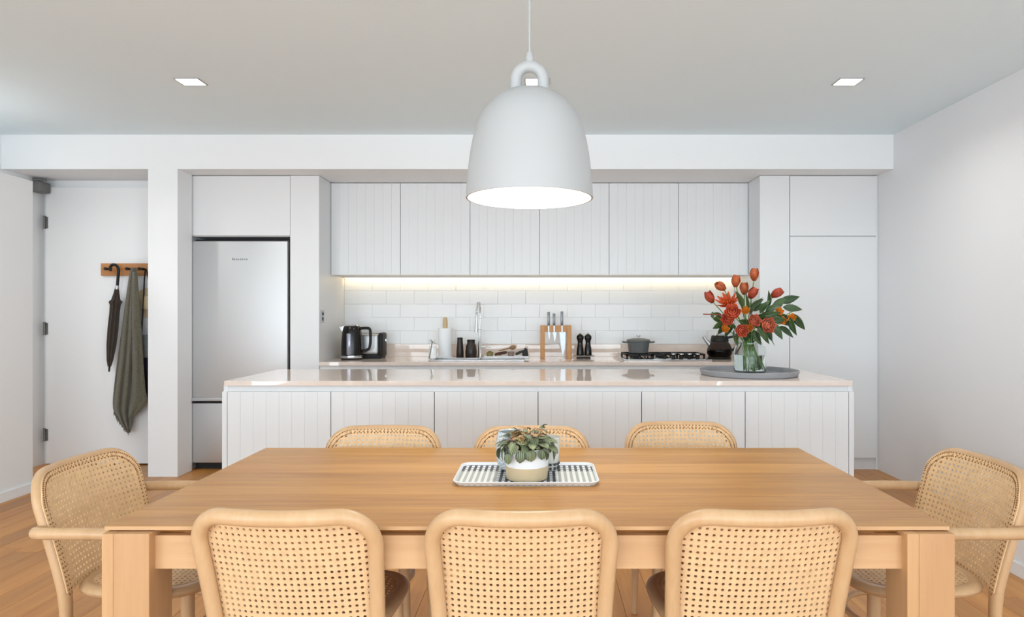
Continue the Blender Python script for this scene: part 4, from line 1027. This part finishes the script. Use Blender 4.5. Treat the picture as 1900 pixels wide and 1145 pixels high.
# cooktop
c0, c1 = X(1154, 5.68), X(1313, 5.68); cy0, cy1 = 5.53, 5.99
t = thing('gas_cooktop', ((c0+c1)/2, 5.76, W), 'steel gas cooktop with black grates and four front knobs', 'cooktop')
obj('plate', bx(c0, c1, cy0, cy1, W, W+0.012, bev=0.004), 'chrome', t, smooth=True)
nG = 3; gw = (c1-c0-0.04)/nG
for i in range(nG):
    a = c0+0.02+i*gw+0.006; b = a+gw-0.012; y0, y1 = (5.66 if i else 5.58), 5.97; zt_ = W+0.052
    bm = B()
    for q in ((a, b, y0, y0+.014), (a, b, y1-.014, y1), (a, a+.014, y0, y1), (b-.014, b, y0, y1)): box(bm, *q, zt_-0.014, zt_)
    ym = (y0+y1)/2; xm = (a+b)/2
    box(bm, a, b, ym-.006, ym+.006, zt_-0.013, zt_-.001); box(bm, xm-.006, xm+.006, y0, y1, zt_-.013, zt_-.001)
    for q in ((a, y0), (b-.016, y0), (a, y1-.016), (b-.016, y1-.016), (xm-.008, y0)): box(bm, q[0], q[0]+.016, q[1], q[1]+.016, W+0.0125, zt_-0.01)
    obj('grate', bm, 'iron', t)
    for yy in ((y0+ym)/2, (y1+ym)/2):
        obj('burner', lathe(B(), [(0.045, W+0.0125), (0.045, W+0.022), (0.03, W+0.024), (0.03, W+0.032), (0.02, W+0.034)], (xm, yy, 0), 24), 'iron', t, smooth=True)
for px in (1249.5, 1264.5, 1279.5, 1294.5):
    xk = X(px, 5.6)
    kn = obj('knob', lathe(B(), [(0.016, W+0.0125), (0.0165, W+0.036), (0.02, W+0.042), (0.02, W+0.05)], (xk, 5.60, 0), 20), 'blackmat', t, smooth=True)
    obj('knob_cap', lathe(B(), [(0.021, W+0.05), (0.021, W+0.056), (0.017, W+0.058)], (xk, 5.60, 0), 20), 'chrome', kn, smooth=True)
# casserole
M['enamel'] = mat('grey_enamel', (102, 104, 103), 0.4)
qx, qy, qz = X(1184.5, 5.80), 5.80, W+0.0525
t = thing('casserole', (qx, qy, qz), 'grey lidded casserole pot on the left burner', 'pot')
obj('body', lathe(B(), [(0.078, qz), (0.086, qz+0.006), (0.099, qz+0.095), (0.103, qz+0.10), (0.1, qz+0.104)], (qx, qy, 0), 40), 'enamel', t, smooth=True)
obj('lid', lathe(B(), [(0.106, qz+0.1045), (0.106, qz+0.112), (0.097, qz+0.122), (0.05, qz+0.13), (0.0, qz+0.132)], (qx, qy, 0), 40, cap1=False), 'enamel', t, smooth=True)
obj('knob', lathe(B(), [(0.008, qz+0.13), (0.007, qz+0.146), (0.019, qz+0.15), (0.019, qz+0.158), (0.012, qz+0.16)], (qx, qy, 0), 20), 'steel', t, smooth=True)
for s in (-1, 1):
    obj('handle', tube(B(), smoothpath([(qx+s*0.096, qy-0.032, qz+0.094), (qx+s*0.132, qy-0.028, qz+0.098), (qx+s*0.14, qy, qz+0.099), (qx+s*0.132, qy+0.028, qz+0.098), (qx+s*0.096, qy+0.032, qz+0.094)], 4), 0.0075, 8), 'enamel', t, smooth=True)
# glass kettle with dark liquid
gx, gy = X(1335, 5.80), 5.80
t = thing('glass_teapot', (gx, gy, W), 'round glass pot of dark coffee with a black collar beside the cooktop', 'teapot')
obj('base', lathe(B(), [(0.10, W), (0.104, W+0.012), (0.1, W+0.016)], (gx, gy, 0), 36), 'blackmat', t, smooth=True)
obj('glass', lathe(B(), [(0.095, W+0.0165), (0.112, W+0.05), (0.112, W+0.085), (0.095, W+0.13), (0.075, W+0.155), (0.072, W+0.155), (0.092, W+0.13), (0.109, W+0.085), (0.109, W+0.05), (0.092, W+0.018)], (gx, gy, 0), 40), mat('smoked_glass', (150, 142, 138), 0.02, trans=1.0, ior=1.2), t, smooth=True)
obj('coffee', lathe(B(), [(0.09, W+0.019), (0.1075, W+0.05), (0.1075, W+0.082), (0.107, W+0.086)], (gx, gy, 0), 36), mat('coffee', (26, 16, 12), 0.1), t, smooth=True)
obj('collar', lathe(B(), [(0.078, W+0.1545), (0.08, W+0.165), (0.07, W+0.205), (0.064, W+0.21)], (gx, gy, 0), 36), 'blackmat', t, smooth=True)
obj('lid', lathe(B(), [(0.06, W+0.21), (0.05, W+0.222), (0.014, W+0.226), (0.014, W+0.242), (0.006, W+0.245)], (gx, gy, 0), 32), 'chrome', t, smooth=True)
obj('spout', tube(B(), [(gx-0.085, gy, W+0.125), (gx-0.12, gy, W+0.165), (gx-0.145, gy, W+0.2)], [0.022, 0.016, 0.012], 12), 'steel', t, smooth=True)
obj('handle', tube(B(), smoothpath([(gx+0.07, gy-0.02, W+0.19), (gx+0.13, gy-0.03, W+0.195), (gx+0.15, gy-0.03, W+0.13), (gx+0.11, gy-0.02, W+0.07)], 5), 0.011, 10), 'blackmat', t, smooth=True)
